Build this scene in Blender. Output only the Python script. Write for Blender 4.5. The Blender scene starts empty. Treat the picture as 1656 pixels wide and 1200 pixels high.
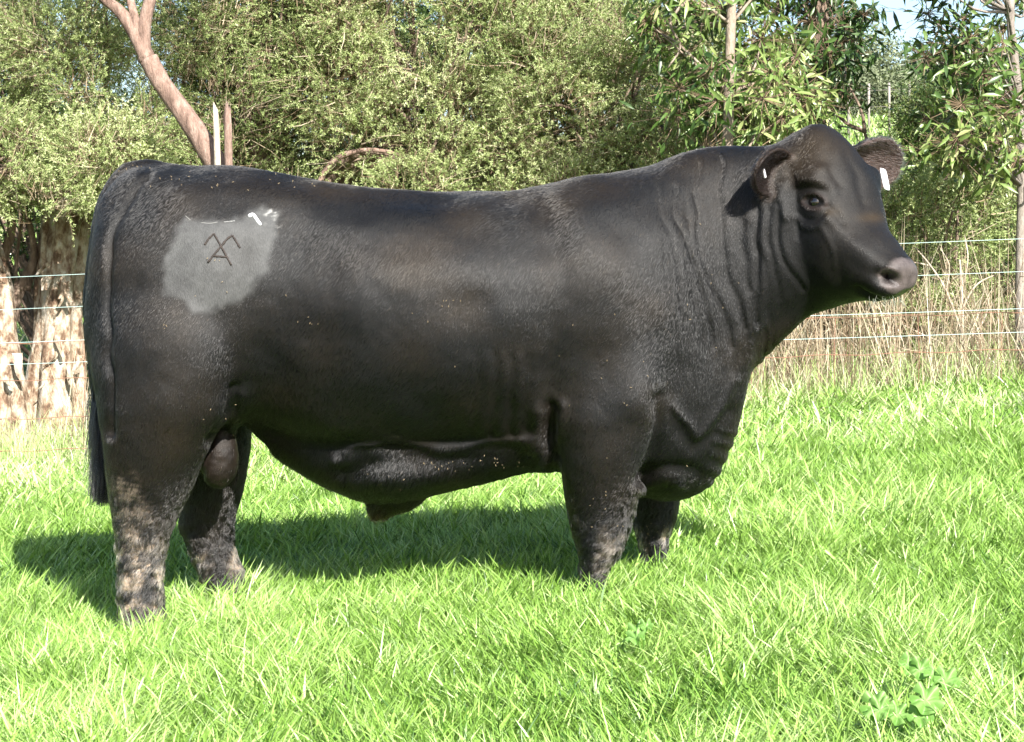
import bpy, math, random
import numpy as np
from mathutils import Vector
from mathutils.bvhtree import BVHTree

S = bpy.context.scene
PI = math.pi
R = math.radians
# ---------------------------------------------------------------- camera
F = 3042.0            # focal length in photo pixels (photo 1656 wide)
CD, CH, HY = 6.0, 1.05, 470.0   # camera distance, camera height, horizon row
cam_data = bpy.data.cameras.new('camera')
cam = bpy.data.objects.new('camera', cam_data)
S.collection.objects.link(cam)
cam.location = (0, -CD, CH)
cam.rotation_euler = (R(90), 0, 0)
cam_data.sensor_width = 36
cam_data.lens = 36 * F / 1656
cam_data.shift_y = -(600 - HY) / 1656
cam_data.clip_end = 2000
S.camera = cam
# ---------------------------------------------------------------- light
SUN_EL = R(35); SDIR = Vector((0.42, -1.0, 0)).normalized()
SDIR = Vector((SDIR.x*math.cos(SUN_EL), SDIR.y*math.cos(SUN_EL), math.sin(SUN_EL)))
W = bpy.data.worlds.new('World'); S.world = W; W.use_nodes = True
nt = W.node_tree; bg = nt.nodes['Background']
sky = nt.nodes.new('ShaderNodeTexSky'); sky.sky_type = 'NISHITA'; sky.sun_disc = False
sky.sun_elevation = SUN_EL
sky.sun_rotation = math.atan2(SDIR.x, SDIR.y)
nt.links.new(sky.outputs[0], bg.inputs[0]); bg.inputs[1].default_value = 0.075
sl = bpy.data.lights.new('sun', 'SUN'); sl.energy = 5.0; sl.angle = R(0.5); sl.color = (1, .955, .88)
sun = bpy.data.objects.new('sun', sl); S.collection.objects.link(sun)
sun.rotation_euler = (-SDIR).to_track_quat('-Z', 'Y').to_euler()
S.view_settings.view_transform = 'Standard'; S.view_settings.look = 'None'
S.view_settings.gamma = 1; S.view_settings.use_curve_mapping = False
S.view_settings.exposure = 1.7
try:
    S.cycles_curves.shape = 'RIBBONS'
except Exception:
    pass

# ---------------------------------------------------------------- helpers
def P(px, py, Y=0.0):
    "photo pixel at depth Y -> world point"
    d = CD + Y
    return np.array(((px-828)*d/F, Y, CH-(py-HY)*d/F))

def tag(o, label=None, cat=None, group=None, kind=None):
    if label: o['label'] = label
    if cat: o['category'] = cat
    if group: o['group'] = group
    if kind: o['kind'] = kind
    return o

def link(o, parent=None):
    S.collection.objects.link(o)
    if parent is not None:
        o.parent = parent
    return o

def empty(name, loc, label, cat, group=None):
    o = bpy.data.objects.new(name, None); o.empty_display_size = .1
    o.location = loc; S.collection.objects.link(o)
    return tag(o, label, cat, group)

def to_local(V, parent):
    if parent is None: return V
    return V - np.array(parent.location)

def mesh_np(name, V, faces, mat, parent=None, smooth=True, attrs=None):
    """faces: list of int arrays (n,k). V world coordinates."""
    V = to_local(np.asarray(V, float), parent)
    me = bpy.data.meshes.new(name)
    faces = [np.asarray(f, np.int32) for f in faces if len(f)]
    me.vertices.add(len(V)); me.vertices.foreach_set('co', V.astype(np.float32).ravel())
    nl = sum(f.size for f in faces); nf = sum(len(f) for f in faces)
    me.loops.add(nl); me.polygons.add(nf)
    me.loops.foreach_set('vertex_index', np.concatenate([f.ravel() for f in faces]))
    tot = np.concatenate([np.full(len(f), f.shape[1], np.int32) for f in faces])
    st = np.concatenate(([0], np.cumsum(tot)[:-1])).astype(np.int32)
    me.polygons.foreach_set('loop_start', st)
    try: me.polygons.foreach_set('loop_total', tot)
    except Exception: pass
    if smooth: me.polygons.foreach_set('use_smooth', np.ones(nf, bool))
    me.update(calc_edges=True)
    if attrs:
        for k, a in attrs.items():
            a = np.asarray(a, np.float32)
            if a.ndim == 1:
                at = me.attributes.new(k, 'FLOAT', 'POINT'); at.data.foreach_set('value', a)
            else:
                at = me.attributes.new(k, 'FLOAT_VECTOR', 'POINT'); at.data.foreach_set('vector', a.ravel())
    if mat: me.materials.append(mat)
    o = bpy.data.objects.new(name, me); link(o, parent)
    return o

class MB:
    "collects tubes / lofts / patches into one mesh"
    def __init__(s): s.V = []; s.F4 = []; s.F3 = []; s.n = 0; s.A = []
    def add(s, V, F4=None, F3=None, a=0.0):
        V = np.asarray(V, float); s.V.append(V)
        if F4 is not None and len(F4): s.F4.append(np.asarray(F4)+s.n)
        if F3 is not None and len(F3): s.F3.append(np.asarray(F3)+s.n)
        s.A.append(np.broadcast_to(np.asarray(a, float), (len(V),))); s.n += len(V)
    def rings(s, rings, cap=True, a=0.0):
        rings = np.asarray(rings, float); m, k, _ = rings.shape
        i = np.arange(m-1)[:, None]*k; j = np.arange(k)[None]; j2 = (j+1) % k
        F = np.stack([i+j, i+j2, i+k+j2, i+k+j], -1).reshape(-1, 4)
        V = rings.reshape(-1, 3); F3 = None
        if cap:
            c0 = rings[0].mean(0); c1 = rings[-1].mean(0)
            V = np.vstack([V, c0, c1]); b = (m-1)*k
            jj = np.arange(k); j3 = (jj+1) % k
            F3 = np.vstack([np.stack([j3, jj, np.full(k, m*k)], -1), np.stack([b+jj, b+j3, np.full(k, m*k+1)], -1)])
        s.add(V, F, F3, a)
    def tube(s, pts, rad, k=8, cap=True, a=0.0, wob=0.0, rng=None):
        pts = np.asarray(pts, float); rad = np.broadcast_to(np.asarray(rad, float), (len(pts),))
        T = np.gradient(pts, axis=0); T /= np.linalg.norm(T, axis=1)[:, None]+1e-9
        up = np.array((0, 1., .13)) if abs(T[0][1]) < .9 else np.array((1., 0, 0))
        rs = []; th = np.arange(k)/k*2*PI
        for p, t, r in zip(pts, T, rad):
            u = up - t*up.dot(t); u /= np.linalg.norm(u); v = np.cross(t, u); up = u
            rr = r*(1+(rng.uniform(-wob, wob, k) if wob else 0))
            rs.append(p + (np.cos(th)*rr)[:, None]*u + (np.sin(th)*rr)[:, None]*v)
        s.rings(rs, cap, a)
    def build(s, name, mat, parent=None, smooth=True, attr='tint'):
        f = []
        if s.F4: f.append(np.vstack(s.F4))
        if s.F3: f.append(np.vstack(s.F3))
        return mesh_np(name, np.vstack(s.V), f, mat, parent, smooth, {attr: np.concatenate(s.A)})

def spline(pts, n):
    "Catmull-Rom resample"
    p = np.asarray(pts, float); m = len(p)
    if m < 3:
        t = np.linspace(0, 1, n)[:, None]; return p[0]*(1-t)+p[-1]*t
    q = np.vstack([2*p[0]-p[1], p, 2*p[-1]-p[-2]])
    t = np.linspace(0, m-1-1e-6, n); i = t.astype(int); f = (t-i)[:, None]
    a, b, c, d = q[i], q[i+1], q[i+2], q[i+3]
    return .5*((2*b)+(c-a)*f+(2*a-5*b+4*c-d)*f**2+(3*b-a-3*c+d)*f**3)

def sstep(a, b, x): t = np.clip((x-a)/(b-a), 0, 1); return t*t*(3-2*t)
def norm(a): return a/(np.linalg.norm(a, axis=-1, keepdims=True)+1e-12)

# value noise (numpy), smooth 3-D
def vnoise(p, scale=1.0, seed=0):
    p = np.asarray(p, float)*scale; i = np.floor(p).astype(np.int64); f = p-i; f = f*f*(3-2*f)
    def h(x, y, z):
        n = (x*374761393 + y*668265263 + z*1442695041 + seed*974634777) & 0xffffffff
        n = ((n ^ (n >> 15))*739982445) & 0xffffffff
        n = ((n ^ (n >> 12))*695872825) & 0xffffffff
        return (((n ^ (n >> 15)) >> 3) & 0xffff)/65535.0
    r = 0
    for dx in (0, 1):
        for dy in (0, 1):
            for dz in (0, 1):
                w = (f[..., 0] if dx else 1-f[..., 0])*(f[..., 1] if dy else 1-f[..., 1])*(f[..., 2] if dz else 1-f[..., 2])
                r = r+w*h(i[..., 0]+dx, i[..., 1]+dy, i[..., 2]+dz)
    return r*2-1

# ---------------------------------------------------------------- materials
def new_mat(name):
    m = bpy.data.materials.new(name); m.use_nodes = True; n = m.node_tree; n.nodes.clear()
    out = n.nodes.new('ShaderNodeOutputMaterial'); return m, n, out
def nd(n, t, **k):
    o = n.nodes.new(t)
    for a, b in k.items():
        if a.startswith('i_'): o.inputs[a[2:].replace('_', ' ')].default_value = b
        else: setattr(o, a, b)
    return o
def ramp(n, src, stops, interp='LINEAR'):
    r = n.nodes.new('ShaderNodeValToRGB'); r.color_ramp.interpolation = interp
    e = r.color_ramp.elements
    while len(e) < len(stops): e.new(.5)
    for q, (p, c) in zip(e, stops): q.position = p; q.color = (*c, 1)
    n.links.new(src, r.inputs[0]); return r.outputs[0]
def attr(n, name):
    a = n.nodes.new('ShaderNodeAttribute'); a.attribute_name = name; return a
def noise(n, scale, detail=4, rough=.6, vec=None, obj=True):
    t = nd(n, 'ShaderNodeTexNoise'); t.inputs['Scale'].default_value = scale
    t.inputs['Detail'].default_value = detail; t.inputs['Roughness'].default_value = rough
    if vec is None:
        g = n.nodes.new('ShaderNodeTexCoord'); vec = g.outputs['Object']
    n.links.new(vec, t.inputs['Vector']); return t.outputs['Fac']
def stretch(n, sc):
    g = n.nodes.new('ShaderNodeTexCoord'); m = n.nodes.new('ShaderNodeMapping')
    m.inputs['Scale'].default_value = sc; n.links.new(g.outputs['Object'], m.inputs[0]); return m.outputs[0]
def mixc(n, f, a, b, mode='MIX'):
    m = n.nodes.new('ShaderNodeMix'); m.data_type = 'RGBA'; m.blend_type = mode
    for s, v in ((0, f), (6, a), (7, b)):
        if hasattr(v, 'links') or hasattr(v, 'is_output'): n.links.new(v, m.inputs[s])
        elif s == 0: m.inputs[0].default_value = v
        else: m.inputs[s].default_value = (*v, 1)
    return m.outputs[2]
def bump(n, h, strength, dist):
    b = n.nodes.new('ShaderNodeBump'); b.inputs['Strength'].default_value = strength
    b.inputs['Distance'].default_value = dist; n.links.new(h, b.inputs['Height']); return b.outputs[0]

def leaf_mat(name, stops, trans=.35, rough=.45, tcol=(1.0, 1.15, .55), spec=.4):
    m, n, out = new_mat(name)
    c = ramp(n, attr(n, 'tint').outputs['Fac'], stops)
    p = nd(n, 'ShaderNodeBsdfPrincipled'); p.inputs['Roughness'].default_value = rough
    p.inputs['Specular IOR Level'].default_value = spec
    n.links.new(c, p.inputs['Base Color'])
    t = nd(n, 'ShaderNodeBsdfTranslucent'); tc = mixc(n, 1.0, c, tcol, 'MULTIPLY'); n.links.new(tc, t.inputs[0])
    x = nd(n, 'ShaderNodeMixShader'); x.inputs[0].default_value = trans
    n.links.new(p.outputs[0], x.inputs[1]); n.links.new(t.outputs[0], x.inputs[2]); n.links.new(x.outputs[0], out.inputs[0])
    return m

def bark_mat(name, cols, scale=(6, 6, 1.5), det=12, bumpd=.02, rough=.9):
    m, n, out = new_mat(name)
    v = stretch(n, scale)
    f = noise(n, 3.0, 8, .65, v)
    c = ramp(n, f, cols)
    f2 = noise(n, det, 5, .7, v)
    c = mixc(n, .6, c, ramp(n, f2, [(.3, (.45, .42, .4)), (.6, (1, 1, 1))]), 'MULTIPLY')
    p = nd(n, 'ShaderNodeBsdfPrincipled'); p.inputs['Roughness'].default_value = rough
    n.links.new(c, p.inputs['Base Color']); n.links.new(bump(n, f2, .8, bumpd), p.inputs['Normal'])
    n.links.new(p.outputs[0], out.inputs[0]); return m

def plain(name, col, rough=.6, spec=.5, metal=0, nscale=None, namp=.3):
    m, n, out = new_mat(name)
    p = nd(n, 'ShaderNodeBsdfPrincipled'); p.inputs['Roughness'].default_value = rough
    p.inputs['Specular IOR Level'].default_value = spec; p.inputs['Metallic'].default_value = metal
    if nscale:
        f = noise(n, nscale, 4)
        c = ramp(n, f, [(.3, tuple(x*(1-namp) for x in col)), (.7, tuple(min(1, x*(1+namp)) for x in col))])
        n.links.new(c, p.inputs['Base Color']); n.links.new(bump(n, f, .3, .004), p.inputs['Normal'])
    else: p.inputs['Base Color'].default_value = (*col, 1)
    n.links.new(p.outputs[0], out.inputs[0]); return m

# ---------------------------------------------------------------- terrain
def ground_z(x, y):
    x = np.asarray(x, float); y = np.asarray(y, float)
    s = (.068+.022*np.clip(y/6, 0, 1))*8*np.tanh(x/8)
    y1 = np.clip(y, 0, 7); p = .075+.021*y1
    y2 = np.clip(y-7, 0, None)
    p = p + .145*(np.clip(y2, 0, 33)-2.5*(1-np.exp(-np.clip(y2, 0, 33)/2.5)))+np.clip(y2-33, 0, None)*.01
    return s+p+.012*np.sin(x*2.1+.7)*np.cos(y*1.7)
# ================================================================ SETTING
rng = np.random.default_rng(7)
def build_ground():
    ys = np.concatenate([np.linspace(-7, 12, 96), np.linspace(12.5, 50, 60), np.linspace(55, 700, 30)])
    xs = np.concatenate([-np.geomspace(300, 8.5, 24), np.linspace(-8, 8, 81), np.geomspace(8.5, 300, 24)])
    X, Y = np.meshgrid(xs, ys); Z = ground_z(X, Y)
    V = np.stack([X, Y, Z], -1).reshape(-1, 3); a, b = len(ys), len(xs)
    i = (np.arange(a-1)[:, None]*b+np.arange(b-1)[None]).ravel()
    Fq = np.stack([i, i+1, i+b+1, i+b], -1)
    m, n, out = new_mat('soil_and_turf')
    g = n.nodes.new('ShaderNodeTexCoord')
    sx = n.nodes.new('ShaderNodeSeparateXYZ'); n.links.new(g.outputs['Object'], sx.inputs[0])
    far = nd(n, 'ShaderNodeMapRange'); far.inputs[1].default_value = 9; far.inputs[2].default_value = 16
    n.links.new(sx.outputs['Y'], far.inputs[0])
    f = noise(n, 9, 8, .7)
    c1 = ramp(n, f, [(.3, (.02, .035, .008)), (.7, (.05, .09, .018))])
    f2 = noise(n, 1.3, 8, .75)
    c2 = ramp(n, f2, [(.3, (.09, .15, .035)), (.5, (.15, .21, .06)), (.65, (.26, .24, .13))])
    p = nd(n, 'ShaderNodeBsdfPrincipled'); p.inputs['Roughness'].default_value = .95
    n.links.new(mixc(n, far.outputs[0], c1, c2), p.inputs['Base Color'])
    n.links.new(bump(n, f, 1, .05), p.inputs['Normal']); n.links.new(p.outputs[0], out.inputs[0])
    o = mesh_np('ground', V, [Fq], m); tag(o, kind='structure')
build_ground()

def blades(base, L, w, lean_dir, lean, curl, tint, nseg=3):
    """grass blades. base (N,3), lean direction (N,2), lean amount 0..1, curl."""
    N = len(base)
    face = rng.uniform(0, 2*PI, N)
    side = np.stack([np.cos(face), np.sin(face), np.zeros(N)], -1)
    ld = np.stack([lean_dir[:, 0], lean_dir[:, 1], np.zeros(N)], -1)
    ts = np.linspace(0, 1, nseg+1)
    ang0 = lean; P0 = base.copy(); rows = []; cur = base.copy()
    for k, t in enumerate(ts):
        if k > 0:
            a = ang0+curl*t*1.0
            d = ld*np.sin(a)[:, None]; d[:, 2] += np.cos(a)
            cur = cur + d*(L/nseg)[:, None]
        ww = w*(1-.15*t)*(1 if t < .99 else 0)*(1-t**3*.6)
        if k < nseg:
            rows.append(cur-side*ww[:, None]*.5); rows.append(cur+side*ww[:, None]*.5)
        else: rows.append(cur)
    V = np.stack(rows, 1)  # N, 2*nseg+1, 3
    nv = 2*nseg+1; b = np.arange(N)[:, None]*nv
    q = np.concatenate([b+np.array([[2*k, 2*k+1, 2*k+3, 2*k+2]]) for k in range(nseg-1)], 0)
    t3 = b+np.array([[2*nseg-2, 2*nseg-1, 2*nseg]])
    return V.reshape(-1, 3), q, t3, np.repeat(tint, nv)

GREEN = leaf_mat('grass_blade', [(0, (.035, .10, .010)), (.3, (.18, .32, .05)), (.6, (.29, .45, .11)), (.85, (.43, .54, .24)), (1, (.58, .54, .40))], trans=.20, rough=.40, tcol=(1.0, 1.1, .45), spec=.5)
STRAW = leaf_mat('dry_stalk', [(0, (.12, .075, .045)), (.5, (.34, .27, .18)), (1, (.60, .54, .42))], trans=.25, rough=.7, tcol=(1, .95, .8))

def scatter(n, ymin, ymax, margin=1.2):
    "points in the widened view wedge, density falling with distance"
    pts = []
    tot = 0
    while tot < n:
        m = n*2
        y = ymin+(ymax-ymin)*rng.random(m)
        half = (CD+y)*828/F+margin
        x = rng.uniform(-1, 1, m)*((CD+ymax)*828/F+margin)
        keep = (np.abs(x) < half)
        pts.append(np.stack([x[keep], y[keep]], -1)); tot += keep.sum()
    return np.vstack(pts)[:n]

def build_grass():
    VV = []; Q = []; T = []; A = []; off = 0
    def put(r):
        nonlocal off
        V, q, t3, a = r; VV.append(V); Q.append(q+off); T.append(t3+off); A.append(a); off += len(V)
    # (count, ymin, ymax, length, width)
    for cnt, y0, y1, L0, w0 in ((235000, -2.55, .4, .112, .0042), (200000, .2, 3.2, .118, .0052), (110000, 3.0, 7.2, .14, .0075)):
        xy = scatter(cnt, y0, y1, .9)
        p3 = np.stack([xy[:, 0], xy[:, 1], np.zeros(cnt)], -1)
        n1 = vnoise(p3, 3.1, 1); n2 = vnoise(p3, 1.1, 2); n3 = vnoise(p3, 7, 3)
        thin = rng.random(cnt) < sstep(-.05, -.6, n3+.5*vnoise(p3, 14, 8))*.75; xy = np.where(thin[:, None], xy+np.stack([.06*n1+.05, .06*n2], -1), xy)
        base = np.stack([xy[:, 0], xy[:, 1], ground_z(xy[:, 0], xy[:, 1])-.008], -1)
        L = L0*(1+.30*n1+.2*n2+.28*n3)*rng.uniform(.55, 1.3, cnt)
        w = w0*rng.uniform(.6, 1.35, cnt)
        broad = rng.random(cnt) < .08; w[broad] *= 1.7
        th = vnoise(p3, .9, 5)*2.2+vnoise(p3, 5, 6)*2.4+rng.normal(0, 1.5, cnt)
        ld = np.stack([np.cos(th), np.sin(th)], -1)
        lean = np.abs(rng.normal(.38, .30, cnt))+.22*(n3+1)
        curl = rng.uniform(.1, 1.3, cnt)
        tint = .42+.12*n2+.14*n1+.1*n3+rng.normal(0, .21, cnt)
        dry = rng.random(cnt) < (.02+.60*np.clip((xy[:, 1]-2.9)/2.6, 0, 1)*(.75+.6*n2)); tint[dry] = rng.uniform(.78, 1, dry.sum())
        fg = dry & (xy[:, 1] < 2); tint[fg] = rng.uniform(.6, .78, fg.sum()); tint = np.where(xy[:, 1] < 2.6, np.minimum(tint, .84), tint)
        put(blades(base, L, w, ld, lean, curl, np.clip(tint, 0, 1)))
    # taller seeding clumps round the hooves and along the fence
    cnt = 9000; xy = scatter(cnt, 5.5, 7.2, .9)
    base = np.stack([xy[:, 0], xy[:, 1], ground_z(xy[:, 0], xy[:, 1])], -1)
    th = rng.uniform(0, 2*PI, cnt)
    put(blades(base, rng.uniform(.16, .38, cnt), np.full(cnt, .0045), np.stack([np.cos(th), np.sin(th)], -1),
               rng.uniform(0, .5, cnt), rng.uniform(0, .8, cnt), rng.uniform(.6, 1, cnt)))
    o = mesh_np('grass', np.vstack(VV), [np.vstack(Q), np.vstack(T)], GREEN, None, True, {'tint': np.concatenate(A)})
    tag(o, 'lush bright green pasture grass covering the paddock under the bull', 'grass', kind='stuff')
build_grass()

def build_reeds():
    "tall straw stalks standing behind the fence"
    VV = []; Q = []; T = []; A = []; off = 0
    segs = []
    for cnt, x0, x1, y0, y1, l0, l1 in ((1900, 1.15, 5.2, 5.7, 7.2, .45, 1.15), (150, -2.9, -2.4, 5.7, 7.0, .5, .95), (60, -4.2, -2.9, 5.7, 6.6, .25, .5),
                                        (1500, 1.2, 5.4, 5.5, 6.8, .15, .5)):
        x = rng.uniform(x0, x1, cnt); y = rng.uniform(y0, y1, cnt)
        k = vnoise(np.stack([x, y, x*0], -1), 2.2, 9)
        base = np.stack([x, y, ground_z(x, y)], -1); th = rng.uniform(0, 2*PI, cnt)
        L = rng.uniform(l0, l1, cnt)*(1+.3*k)
        V, q, t3, a = blades(base, L, rng.uniform(.003, .007, cnt), np.stack([np.cos(th), np.sin(th)*.4], -1),
                             np.abs(rng.normal(.05, .30, cnt)), rng.uniform(-.3, .9, cnt)*(rng.random(cnt) < .6), rng.uniform(0, 1, cnt), 4)
        VV.append(V); Q.append(q+off); T.append(t3+off); A.append(a); off += len(V)
    o = mesh_np('dry_grass', np.vstack(VV), [np.vstack(Q), np.vstack(T)], STRAW, None, True, {'tint': np.concatenate(A)})
    tag(o, 'tall pale straw stalks of dead grass standing behind the wire fence', 'dry grass', kind='stuff')
build_reeds()

def build_far_grass():
    cnt = 60000
    y = 7+38*rng.random(cnt)**1.6; half = (CD+y)*828/F+1.5; x = rng.uniform(-1, 1, cnt)*half
    base = np.stack([x, y, ground_z(x, y)], -1); th = rng.uniform(0, 2*PI, cnt)
    k = np.clip(y/12, .8, 4)
    V, q, t3, a = blades(base, rng.uniform(.1, .22, cnt)*k**.5, .010*k, np.stack([np.cos(th), np.sin(th)], -1), rng.uniform(.1, .7, cnt), rng.uniform(.2, 1, cnt), np.clip(rng.normal(.42, .2, cnt)+(rng.random(cnt) < .4)*.5, 0, 1), 2)
    o = mesh_np('field_grass', V, [q, t3], GREEN, None, True, {'tint': a})
    tag(o, 'rougher pasture on the slope rising behind the trees', 'grass', kind='stuff')
build_far_grass()

# ---------------------------------------------------------------- fence
def build_fence():
    FY = 5.5
    root = empty('wire_fence', (0, FY, float(ground_z(0, FY))), 'stock fence of four white electric wires above rusty ringlock mesh, behind the bull', 'fence')
    white = plain('white_polywire', (.36, .48, .46), .5); rust = plain('rusty_wire', (.22, .11, .07), .85, nscale=40)
    post = plain('weathered_post', (.20, .17, .14), .9, nscale=14)
    for (a, b) in ((444, 381), (496, 434), (550, 494), (585, 532)):
        A = P(0, a, FY); B = P(1656, b, FY); d = (B-A); pts = [A-d*.6+d*2.2*t+np.array((0, 0, -.02*math.sin((t*2.2) % 1*PI))) for t in np.linspace(0, 1, 41)]
        m = MB(); m.tube(pts, .0018, 6); m.build('wire', white, root)
    rows = [(556, 505), (616, 565), (678, 629), (730, 682)]; FYm = FY+.03
    ends = []
    for (a, b) in rows:
        A = P(0, a, FYm); B = P(1656, b, FYm); d = B-A; ends.append((A-d*.6, B+d*.6))
    for e in ends:
        pts = [e[0]+(e[1]-e[0])*t+np.array((0, 0, .006*math.sin(t*170))) for t in np.linspace(0, 1, 120)]
        m = MB(); m.tube(pts, .0024, 5); m.build('mesh_wire', rust, root)
    st = []
    top, bot = ends[0], ends[-1]; Lx = top[1][0]-top[0][0]; N = int(Lx/.495)
    for k in range(N):
        t = (k+.37)/N
        pp = [e[0]+(e[1]-e[0])*t for e in ends]
        pp = [p+np.array((.006*math.sin(k*3.1+i*2), 0, 0)) for i, p in enumerate(pp)]
        m = MB(); m.tube(pp, .0020, 5)
        for p in pp[1:]:
            m.tube([p+(-.006, -.002, 0), p+(.006, -.002, 0)], .0045, 6)
        m.build('stay', rust, root)
    for px in (560, -620, 2250):
        x = (px-828)*(CD+FY+.08)/F; z = float(ground_z(x, FY+.08)); zt = P(px, 444-63*px/1656-14, FY+.08)[2]
        m = MB(); m.tube([(x, FY+.08, z-.1), (x, FY+.08, z+.5), (x+.005, FY+.08, zt)], [.05, .048, .045], 10, wob=.05, rng=rng)
        m.build('post', post, root)
build_fence()
# ================================================================ TREES
def leaf_quads(c, d, nrm, L, w):
    "diamond leaves: c base point, d direction, nrm face normal"
    s = np.cross(d, nrm); s = norm(s)
    a = c; m = c+d*(L*.5)[:, None]; t = c+d*L[:, None]
    V = np.stack([a, m+s*(w*.5)[:, None], t, m-s*(w*.5)[:, None]], 1)
    i = np.arange(len(c))[:, None]*4+np.arange(4)[None]
    return V.reshape(-1, 3), i

def broad_leaves(c, d, nrm, L, w):
    "folded, drooping lance leaves: 2 x 3 quads"
    s = norm(np.cross(d, nrm)); n = norm(np.cross(s, d)); N = len(c)
    rows = []
    for t, ww in ((0, .08), (.3, .85), (.62, .9), (1, .05)):
        bend = -n*(t*t*.28*L)[:, None]
        mid = c+d*(L*t)[:, None]+bend
        fold = n*(w*.5*ww*.35)[:, None]
        rows += [mid+s*(w*.5*ww)[:, None]+fold, mid, mid-s*(w*.5*ww)[:, None]+fold]
    V = np.stack(rows, 1); b = np.arange(N)[:, None]*12
    q = np.concatenate([b+np.array([[3*k+j, 3*k+j+1, 3*k+j+4, 3*k+j+3]]) for k in range(3) for j in range(2)], 0)
    return V.reshape(-1, 3), q

def rdir(rg, n):
    v = rg.normal(size=(n, 3)); return norm(v)

def blob_points(rg, blobs, n, shell=.55):
    "points in ellipsoid blobs (cx,cy,cz,r), mostly near the shell; returns points, outward dir, blob index"
    B = np.asarray(blobs, float); wgt = B[:, 3]**2; wgt /= wgt.sum()
    k = rg.choice(len(B), n, p=wgt); d = rdir(rg, n)
    r = B[k, 3]*(shell+(1-shell)*rg.random(n)**.7)
    p = B[k, :3]+d*r[:, None]*np.array((1.15, .9, .85))
    return p, d, k

def needle_crown(name, rg, blobs, nsprig, mat, twigmat, parent, leaves=26, sl=.24, ll=.021, lw=.0056, tmean=.5, upbias=.5, hole=None, twigp=.85, cull=.28):
    p, d, k = blob_points(rg, blobs, nsprig)
    if cull:
        keep = vnoise(p, 2.6, 12)+.5*vnoise(p, 5.5, 13)+.55*d[:, 2]*0 > cull-.55
        p, d, k = p[keep], d[keep], k[keep]
    if hole is not None:
        keep = hole(p); p, d, k = p[keep], d[keep], k[keep]
    n = len(p)
    dirs = norm(d*.8+rdir(rg, n)*.75+np.array((0, -.25, upbias)))
    SLn = sl*rg.uniform(.5, 1.3, n)
    t = rg.uniform(.15, 1.0, (n, leaves))
    droop = np.array((0, 0, -1.))
    c = p[:, None]+dirs[:, None]*(SLn[:, None]*t)[..., None]+droop*(.18*SLn[:, None]*t*t)[..., None]
    ld = norm(dirs[:, None]*.75+rdir(rg, n*leaves).reshape(n, leaves, 3)*.9)
    c = c.reshape(-1, 3); ld = ld.reshape(-1, 3); N = len(c)
    nr = rdir(rg, N)+np.array((.2, -.5, .6)); 
    V, q = leaf_quads(c, ld, nr, ll*rg.uniform(.6, 1.4, N), lw*rg.uniform(.7, 1.4, N))
    bt = rg.normal(0, .10, len(blobs))[k]; st = rg.normal(0, .09, n)
    tint = tmean+np.repeat(bt+st, leaves)+rg.normal(0, .10, N)+(t.reshape(-1)-.6)*.18
    o = mesh_np(name, V, [q], mat, parent, False, {'tint': np.repeat(np.clip(tint, 0, 1), 4)})
    # twigs
    sel = rg.random(n) < twigp; a = p[sel]-dirs[sel]*(SLn[sel]*.5)[:, None]; b = p[sel]+dirs[sel]*(SLn[sel]*.85)[:, None]+droop*(.15*SLn[sel])[:, None]
    mid = (a+b)/2+rdir(rg, len(a))*.02; w = rg.uniform(.0010, .0036, len(a))[:, None]
    tv = []; 
    for s in (np.array((1, 0, .2)), np.array((0, .7, 1)), ):
        ss = norm(np.cross(norm(b-a), s)); tv.append(np.stack([a-ss*w, a+ss*w, mid+ss*w*.8, mid-ss*w*.8, b+ss*w*.3, b-ss*w*.3], 1))
    tv = np.concatenate(tv, 0); i = np.arange(len(tv))[:, None]*6
    q2 = np.concatenate([i+np.array([[0, 1, 2, 3]]), i+np.array([[3, 2, 4, 5]])], 0)
    mesh_np('twigs', tv.reshape(-1, 3), [q2], twigmat, parent, False, {'tint': np.repeat(rg.random(len(tv)), 6)})
    return o

def limbs(m, rg, root, blobs, r0=.05, every=1):
    root = np.asarray(root, float)
    for b in blobs[::every]:
        e = np.array(b[:3])+rdir(rg, 1)[0]*b[3]*.3; mid = (root+e)/2+np.array((0, 0, .15))+rg.normal(0, .12, 3)
        pts = spline([root, mid, e], 8); m.tube(pts, np.linspace(r0*rg.uniform(.5, 1), .008, 8), 6, a=rg.random())

MEL = leaf_mat('fine_foliage', [(0, (.05, .07, .022)), (.3, (.14, .19, .06)), (.6, (.33, .40, .16)), (1, (.58, .60, .36))], trans=.3, rough=.5, tcol=(1.0, 1.1, .5))
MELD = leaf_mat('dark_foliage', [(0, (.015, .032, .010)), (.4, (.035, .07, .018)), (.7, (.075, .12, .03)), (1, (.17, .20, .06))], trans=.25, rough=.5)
TWIG = leaf_mat('pale_twig', [(0, (.12, .08, .05)), (.45, (.30, .23, .15)), (1, (.60, .52, .40))], trans=0, rough=.8, spec=.2)
DTWIG = leaf_mat('brown_twig', [(0, (.06, .04, .03)), (.5, (.13, .09, .06)), (1, (.26, .19, .12))], trans=0, rough=.8, spec=.2)
BRN = bark_mat('brown_bark', [(.3, (.08, .055, .04)), (.5, (.19, .135, .10)), (.72, (.32, .25, .19))])
PINK = bark_mat('smooth_pinkish_bark', [(.3, (.10, .06, .044)), (.5, (.25, .165, .13)), (.7, (.38, .285, .235))], (7, 7, 1.6), 14, .02)
PALE = bark_mat('pale_bark', [(.25, (.30, .23, .17)), (.5, (.48, .40, .31)), (.75, (.64, .58, .49))], (5, 5, 2.2), 14, .01)
MIDB = bark_mat('pale_brown_bark', [(.25, (.13, .10, .075)), (.5, (.27, .215, .165)), (.75, (.42, .36, .29))], (5, 5, 2.2), 14, .01)
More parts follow.
